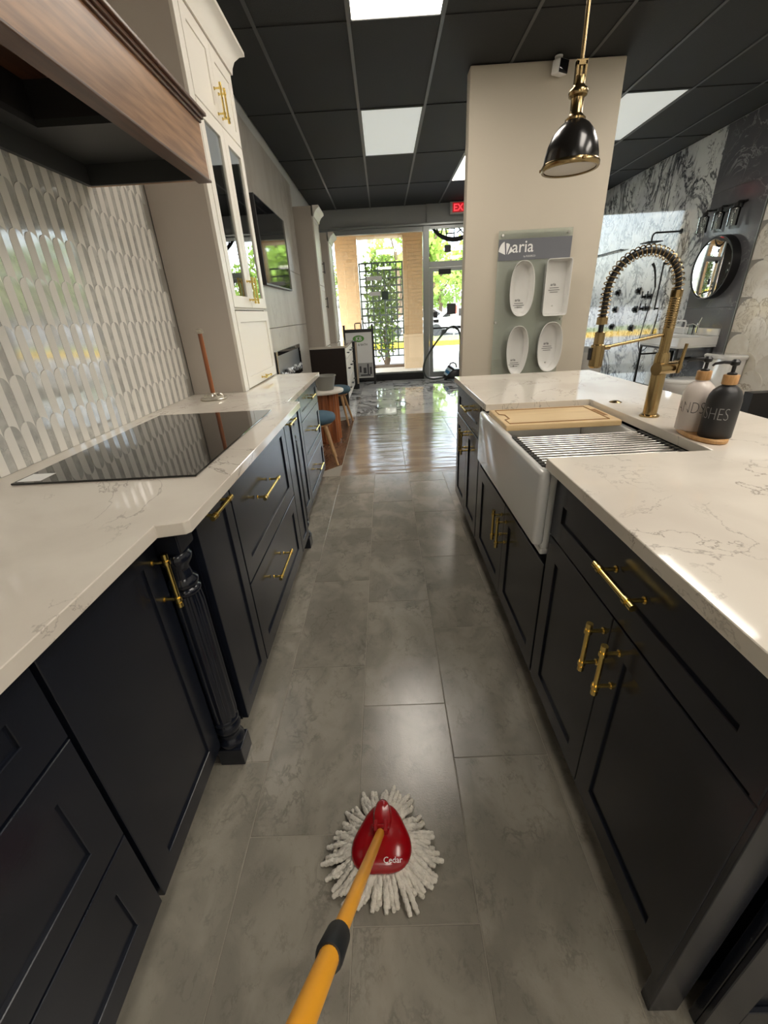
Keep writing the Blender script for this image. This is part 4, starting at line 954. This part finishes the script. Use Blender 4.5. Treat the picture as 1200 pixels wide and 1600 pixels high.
# round mirror
my, mz, mr = 5.745, 1.60, .335
c = thing('wall_mirror', 'round wall mirror with thick black rim on the dark marble strip', 'mirror', (XW-.03, my, mz-mr))
MX = Matrix.Translation((XW, my, mz)) @ Matrix.Rotation(-math.pi/2, 4, 'Y')
B().lathe([(mr-.012, 0), (mr, 0), (mr, .092), (mr-.004, .096), (mr-.012, .096), (mr-.014, .088)], (0, 0, 0), 64).xform(MX).build('rim', black, c)
B().lathe([(0, .078), (mr-.013, .078), (mr-.013, .084), (mr-.035, .088), (0, .088)], (0, 0, 0), 64).xform(MX).build('glass', mirror, c)
# vanity light
c = thing('vanity_light', 'black bar wall light with three clear glass shades above the round mirror', 'wall light', (XW-.06, 5.80, 2.13))
b = B().box((XW-.02, 5.60, 2.17), (XW, 6.0, 2.235)); b.box((XW-.035, 5.52, 2.215), (XW-.015, 6.09, 2.232)); b.build('bar', blackmatte, c, bevel=.004)
for k, y in enumerate((5.56, 5.80, 6.05)):
    s_ = B().tube([(XW-.025, y, 2.223), (XW-.09, y, 2.223), (XW-.105, y, 2.20)], .009, 8).build('arm', blackmatte, c)
    B().lathe([(0, 0), (.028, 0), (.028, .05), (0, .05)], (XW-.105, y, 2.155), 16).build('socket', blackmatte, c)
    B().lathe([(.052, -.16), (.053, 0), (.03, .012), (.028, .012), (.050, -.002), (.049, -.16)], (XW-.105, y, 2.16), 24).build('glass_shade', clearglass, c)
# vanity console
c = thing('console_sink', 'white console sink on thin black legs under the round mirror', 'sink', (3.82, 5.83, 0))
b = B(); b.box((3.58, 5.42, .735), (XW, 6.25, .752)); b.box((3.58, 5.42, .752), (3.60, 6.25, .86)); b.box((3.60, 5.42, .752), (XW, 5.44, .86)); b.box((3.60, 6.23, .752), (XW, 6.25, .86)); b.box((3.94, 5.44, .752), (XW, 6.23, .86)); b.box((XW-.03, 5.42, .86), (XW, 6.25, .94)); b.build('basin', ceramic, c, bevel=.008)
b = B()
for x in (3.60, 4.02):
    for y in (5.44, 6.22): b.box((x-.012, y-.012, 0), (x+.012, y+.012, .734))
for y in (5.44, 6.22): b.box((3.60, y-.010, .60), (4.02, y+.010, .62))
b.box((3.59, 5.44, .712), (3.61, 6.22, .734)); b.box((3.59, 5.44, .22), (3.61, 6.22, .235)); b.box((4.01, 5.44, .712), (4.03, 6.22, .734)); b.build('leg_frame', blackmatte, c)
b = B().cyl((3.80, 5.83, .735), (3.80, 5.83, .55), .018, n=14); b.tube([(3.80, 5.83, .56), (3.82, 5.83, .50), (3.88, 5.83, .50), (3.90, 5.83, .56), (XW, 5.83, .57)], .018, 10); b.build('drain_trap', blackmatte, c)
c = thing('basin_faucet', 'chrome faucet on the white console sink', 'faucet', (3.98, 5.72, .86))
b = B().cyl((3.98, 5.72, .86), (3.98, 5.72, 1.0), .017, n=14); b.tube([(3.98, 5.72, .97), (3.90, 5.72, 1.0), (3.84, 5.72, .985)], .012, 10); b.build('spout', chrome, c); B().cyl((3.98, 5.72, 1.0), (4.0, 5.72, 1.06), .007, n=8).build('lever', chrome, c)
c = thing('towel_rack_frame', 'small white wire frame standing on the console sink edge', 'rack', (3.95, 6.05, .86))
B().tube([(3.97, 5.95, .862), (3.97, 5.95, 1.0), (3.97, 5.97, 1.02), (3.97, 6.15, 1.02), (3.97, 6.17, 1.0), (3.97, 6.17, .862)], .010, 8).build('hoop', white, c)
c = thing('tumbler', 'clear glass tumbler beside the faucet on the console sink', 'tumbler', (3.99, 5.86, .86))
B().lathe([(.03, .001), (.034, .11), (.032, .11), (.028, .006), (0, .006)], (3.99, 5.86, .86), 20).build('wall', clearglass, c)
# toilet facing -x, tank against wall
ty_ = 5.08
c = thing('toilet', 'white one-piece toilet against the fish-scale tile wall', 'toilet', (3.75, ty_, 0))
b = B(); def_ = None
def rr(x0, x1, y0, y1, z, r=.04, n=6):
    o = []
    for cx, cy, a0 in ((x1-r, y1-r, 0), (x0+r, y1-r, 90), (x0+r, y0+r, 180), (x1-r, y0+r, 270)):
        o += [(cx+r*math.cos(math.radians(a0+90*k/n)), cy+r*math.sin(math.radians(a0+90*k/n)), z) for k in range(n+1)]
    return o
B().loft([rr(3.78, XW-.005, ty_-.17, ty_+.17, .30), rr(3.82, XW-.005, ty_-.19, ty_+.19, .45), rr(3.85, XW-.005, ty_-.20, ty_+.20, .64)]).build('tank', ceramic, c, smooth=50)
B().loft([rr(3.835, XW-.003, ty_-.215, ty_+.215, .642), rr(3.83, XW-.003, ty_-.22, ty_+.22, .655), rr(3.83, XW-.003, ty_-.22, ty_+.22, .675), rr(3.845, XW-.005, ty_-.205, ty_+.205, .686)]).build('tank_lid', ceramic, c, smooth=50)
def egg(s, z, dx=0): return [(3.56+dx+(.27 if math.cos(a) < 0 else .24)*s*math.cos(a), ty_+.185*s*math.sin(a), z) for a in [2*math.pi*k/32 for k in range(32)]]
B().loft([egg(.62, 0, .10), egg(.60, .08, .10), egg(.68, .20, .06), egg(.90, .32, .01), egg(1, .38), egg(1, .40)]).build('bowl', ceramic, c, smooth=60)
B().loft([egg(1.02, .402), egg(1.03, .41), egg(1.03, .425), egg(1.0, .435), egg(.6, .438)]).build('seat_lid', ceramic, c, smooth=60)
# shower fittings on marble
c = thing('rain_shower', 'black rain shower head on a bent wall arm over white marble', 'shower head', (3.8, 6.6, 2.0))
B().tube([(XW, 6.62, 2.10), (3.72, 6.62, 2.10), (3.69, 6.62, 2.085), (3.68, 6.62, 2.05), (3.68, 6.62, 2.0)], .011, 10).build('arm', blackmatte, c)
B().box((3.58, 6.52, 1.985), (3.78, 6.72, 1.997)).build('head', blackmatte, c, bevel=.004)
B().lathe([(0, 0), (.03, 0), (.03, .012), (0, .012)], (0, 0, 0), 18).xform(Matrix.Translation((XW, 6.62, 2.10)) @ Matrix.Rotation(-math.pi/2, 4, 'Y')).build('flange', blackmatte, c)
c = thing('hand_shower', 'black hand shower on a vertical slide bar over white marble', 'hand shower', (4.0, 6.78, .75))
B().cyl((XW-.05, 6.78, 1.15), (XW-.05, 6.78, 1.76), .010, n=12).build('slide_bar', blackmatte, c)
b = B()
for z in (1.17, 1.74): b.cyl((XW-.05, 6.78, z), (XW, 6.78, z), .012, n=10)
b.build('bracket', blackmatte, c)
B().tube([(XW-.07, 6.84, 1.45), (XW-.09, 6.86, 1.60), (XW-.11, 6.88, 1.70), (XW-.14, 6.90, 1.76)], [.012, .012, .014, .02], 10).build('handset', blackmatte, c)
B().tube(smooth_path([(XW-.07, 6.84, 1.45), (XW-.08, 6.92, 1.0), (XW-.07, 6.98, .68), (XW-.06, 6.88, .58), (XW-.05, 6.74, .70), (XW-.03, 6.70, 1.10)], 6), .007, 8).build('hose', blackmatte, c)
for k, (y, z) in enumerate(((8.02, 1.422), (7.38, 1.421), (8.02, 1.162), (7.375, 1.161), (8.035, .888), (7.40, .888))):
    nm = ('upper', 'upper', 'middle', 'middle', 'lower', 'lower')[k]+(' far' if k % 2 == 0 else ' near')
    t = thing('body_jet', 'square black %s body jet on the white marble shower wall' % nm, 'shower jet', (XW-.03, y, z-.05), 'body jets on the marble wall')
    bx('plate', (XW-.010, y-.05, z-.05), (XW, y+.05, z+.05), blackmatte, t, bevel=.004); B().lathe([(0, 0), (.026, 0), (.032, .03), (.026, .04), (0, .04)], (0, 0, 0), 16).xform(Matrix.Translation((XW-.010, y, z)) @ Matrix.Rotation(-math.pi/2, 4, 'Y')).build('nozzle', blackmatte, t)
for z, h, lab_ in ((1.335, .06, 'upper black shower valve with two levers on the marble wall'), (1.172, .06, 'lower black shower valve with two levers on the marble wall')):
    t = thing('shower_valve', lab_, 'shower valve', (XW-.03, 7.09, z-h), 'shower valves')
    bx('plate', (XW-.012, 7.0, z-.035), (XW, 7.18, z+.035), blackmatte, t, bevel=.005)
    for y in (7.02, 7.16):
        B().cyl((XW-.012, y, z), (XW-.06, y, z), .016, n=12).build('stem', blackmatte, t); B().box((XW-.065, y-.008, z-.02), (XW-.05, y+.008, z+.075)).build('lever', blackmatte, t, bevel=.002)
c = thing('grab_rail', 'thin black horizontal rail high on the far marble wall', 'rail', (XW-.05, 8.5, 2.0))
b = B().cyl((XW-.06, 8.05, 2.06), (XW-.06, 9.1, 2.06), .010, n=10); b.cyl((XW-.06, 8.1, 2.06), (XW, 8.1, 2.06), .009, n=10); b.cyl((XW-.06, 9.05, 2.06), (XW, 9.05, 2.06), .009, n=10); b.build('rail', blackmatte, c)
# grey tub beyond the pillar
bxx, byy = 2.25, 5.25
c = thing('freestanding_bathtub', 'pale grey freestanding bathtub end showing beside the pillar behind the faucet', 'bathtub', (bxx, byy, 0))
ov = lambda s, z: [(bxx+.25*s*math.cos(a), byy+.55*s*math.sin(a), z) for a in [2*math.pi*k/40 for k in range(40)]]
B().loft([ov(.72, 0), ov(.78, .1), ov(.92, .4), ov(1, .80), ov(1.0, .82), ov(.95, .82), ov(.90, .66), ov(.72, .16), ov(.4, .14)]).build('shell', mat('tub_grey', lin(188, 186, 182), .2), c, smooth=50)
# dark display stand at the frame edge by the scale tiles
c = thing('display_stand', 'dark narrow display stand edge beside the toilet', 'display stand', (3.95, 4.45, 0))
bx('board', (3.80, 4.38, .02), (XW-.002, 4.50, .37), black, c, bevel=.004); bx('base', (3.78, 4.34, 0), (XW-.002, 4.52, .02), black, c)
# ================================================================== outside
def pier(x0, x1, nm_lab):
    c = thing('brick_pier', nm_lab, 'pier', ((x0+x1)/2, 11.5, -.02), 'brick piers outside the shop window')
    bx('core', (x0+.008, 11.308, -.02), (x1-.008, 11.68, 3.15), mortar, c)
    bx('stone_base', (x0-.012, 11.29, -.02), (x1+.012, 11.70, .74), limestone, c, bevel=.006); bx('stone_cap', (x0-.02, 11.28, .74), (x1+.02, 11.71, .80), limestone, c, bevel=.008)
    bl, bh = .225, .076
    bm_ = {}
    r = 0; z = .805
    while z < 3.06:
        x = x0-(bl/2 if r % 2 else 0)
        while x < x1-.01:
            a, e = max(x, x0), min(x+bl, x1)
            if e-a > .03:
                w = round(e-a, 3)
                if w not in bm_: bm_[w] = B().box((.004, 0, .004), (w-.004, .1, bh-.004)).mesh('brick', brickm)
                inst('brick', bm_[w], c, (a, 11.30, z))
            x += bl
        z += bh; r += 1
pier(-1.05, -.535, 'tan brick pier outside the shop window, beside the sandwich board')
pier(.535, 1.0, 'tan brick pier outside between the trellis and the shop door')
c = thing('brick_lintel', 'tan brick lintel spanning the opening above the trellis', 'lintel', (0, 11.5, 2.92))
bx('core', (-.535, 11.31, 2.92), (.535, 11.68, 3.15), mortar, c)
bm_ = B().box((.004, 0, .004), (.072, .1, .19)).mesh('brick', brickm)
for k in range(14): inst('brick', bm_, c, (-.532+.076*k, 11.30, 2.93))
bx('soffit_board', (-.535, 11.305, 2.90), (.535, 11.69, 2.925), limestone, c)
bx('low_wall', (-6, 11.4, -.02), (-1.06, 11.6, 3.15), brickm, kind='structure') if False else None
# trellis
c = thing('garden_trellis', 'grey-green square lattice trellis outside between the brick piers', 'trellis', (0, 11.75, -.02))
x0, x1, z0, z1 = -.52, .53, .28, 2.42
for k in range(8): x = x0+(x1-x0)*k/7; bx('upright', (x-.018, 11.74, z0-(.3 if k in (0, 7) else 0)), (x+.018, 11.76, z1), trellisgreen, c)
for k in range(14): z = z0+(z1-z0)*k/13; bx('crossbar', (x0-.02, 11.725, z-.018), (x1+.02, 11.74, z+.018), trellisgreen, c)
def leaves(n, pos, size, nm, m, parent, **k):
    b = B()
    for _ in range(n):
        p = Vector(pos()); s = size*random.uniform(.6, 1.3); u = Vector((random.gauss(0, 1), random.gauss(0, 1), random.gauss(0, 1))).normalized(); w = u.orthogonal().normalized(); w = (Matrix.Rotation(random.random()*6.28, 3, u) @ w)
        q = u.cross(w)*.45
        b.add([p, p+w*s*.5+q*s+u*s*.08, p+w*s, p+w*s*.5-q*s+u*s*.08], [(0, 1, 2, 3)])
    return b.build(nm, m, parent, smooth=0, **k)
c = thing('climbing_vine', 'leafy green climbing vine growing over the trellis', 'vine', (.05, 11.85, -.02))
b = B()
for k in range(7):
    p = [(.05+random.uniform(-.06, .06), 11.80, -.02)]
    for j in range(1, 11): p.append((p[-1][0]+random.uniform(-.09, .09)+(k-3)*.022, 11.80+random.uniform(-.03, .05), -.02+2.6*j/10*(.75+.06*(k % 4))))
    b.tube(p, [.020*(1-.07*j) for j in range(11)], 7)
b.tube([(.05, 11.8, -.02), (.07, 11.8, .5), (.03, 11.8, 1.0)], [.05, .045, .03], 8)
b.build('stems', bark, c)
def vpos():
    while True:
        z = random.triangular(.1, 2.75, 1.9); w = .12+.5*min(1, max(0, z-.25)/1.0); x = random.gauss(.03, w*.6)
        if abs(x) < .40: return (x, random.uniform(11.72, 11.95), z)
leaves(2400, vpos, .085, 'foliage', leafm, c, kind='stuff')
bx('planting_bed', (-.53, 11.70, -.02), (.53, 12.0, .05), bark, c)
def tree(x, y, h, r, n, lab, m, sz=.30):
    c = thing('tree', lab, 'tree', (x, y, -.05), 'trees across the street')
    b = B().tube([(x, y, -.05), (x+.1, y, h*.35), (x-.1, y, h*.7)], [.22, .16, .08], 9)
    for k in range(6):
        a = k*1.1; b.tube([(x, y, h*(.35+.05*k)), (x+r*.5*math.cos(a), y+r*.5*math.sin(a), h*(.5+.06*k)), (x+r*.8*math.cos(a), y+r*.8*math.sin(a), h*(.6+.06*k))], [.09, .06, .02], 6)
    b.build('trunk', bark, c)
    blobs = [(x+random.uniform(-.65, .65)*r, y+random.uniform(-.65, .65)*r, h*random.uniform(.42, .95), r*random.uniform(.3, .5)) for _ in range(14)]
    def pos():
        q = random.choice(blobs); v = Vector((random.gauss(0, 1), random.gauss(0, 1), random.gauss(0, 1))).normalized()*q[3]*random.random()**.35; return (q[0]+v.x, q[1]+v.y, q[2]+v.z*.8)
    leaves(n, pos, sz, 'crown', m, c, kind='stuff')
tree(2.3, 23.0, 6.0, 1.5, 1000, 'light green leafy tree across the street above the yellow kerb', leafm2)
tree(7.2, 37.0, 6.5, 2.8, 2600, 'broad green tree behind the parked cars', leafm2)
tree(1.2, 33.0, 7.2, 2.2, 1500, 'green tree seen through the trellis opening', leafm2)
tree(5.2, 42.0, 4.6, 2.6, 1600, 'far green tree at the back of the car park', leafm)
tree(-5.5, 40.0, 5.5, 3.0, 1800, 'large green tree far beyond the brick pier', leafm)
tree(14.0, 30.0, 5.5, 2.6, 1600, 'green tree far across the street beyond the second window', leafm2)
def car(x, y, m, lab, ang=0):
    c = thing('car', lab, 'car', (x, y, -.02), 'parked cars across the street')
    M_ = Matrix.Translation((x, y, -.02)) @ Matrix.Rotation(ang, 4, 'Z')
    def sec(pts): return pts
    prof = [(-2.2, .35), (-2.25, .6), (-2.15, .85), (-1.2, .95), (-.6, 1.42), (.9, 1.46), (1.7, 1.0), (2.2, .9), (2.25, .55), (2.2, .32)]
    b = B(); b.loft([[(px_, -.85, pz_) for px_, pz_ in prof], [(px_, .85, pz_) for px_, pz_ in prof]]); b.xform(M_); b.build('body', m, c, bevel=.05, seg=2)
    g_ = [(-1.1, .97), (-.58, 1.36), (.86, 1.40), (1.5, 1.0)]
    b = B(); b.loft([[(px_, -.865, pz_) for px_, pz_ in g_], [(px_, .865, pz_) for px_, pz_ in g_]]); b.xform(M_); b.build('windows', blackgloss, c)
    for sx in (-1.4, 1.4):
        for sy in (-.88, .70): B().cyl((sx, sy, .32), (sx, sy+.18, .32), .32, n=20).xform(M_).build('wheel', rubber, c)
car(4.4, 26.5, mat('car_silver', lin(190, 192, 194), .25, .3), 'silver car parked across the street by the yellow kerb')
car(2.2, 28.3, mat('car_white', lin(236, 236, 234), .25), 'white car parked farther back near the trees')
car(7.6, 31.5, mat('car_grey', lin(130, 134, 140), .25, .3), 'grey car parked in the far row near the trees')
c = thing('street_sign', 'red and white roadside sign across the street', 'street sign', (3.75, 24.0, -.02))
B().cyl((3.75, 24.0, -.02), (3.75, 24.0, 1.9), .05, n=10).build('post', alum, c); bx('sign_board', (3.55, 23.91, .7), (3.95, 23.95, 1.6), white, c); bx('red_band', (3.6, 23.90, 1.1), (3.9, 23.91, 1.5), mat('sign_red', lin(200, 60, 50), .5), c)
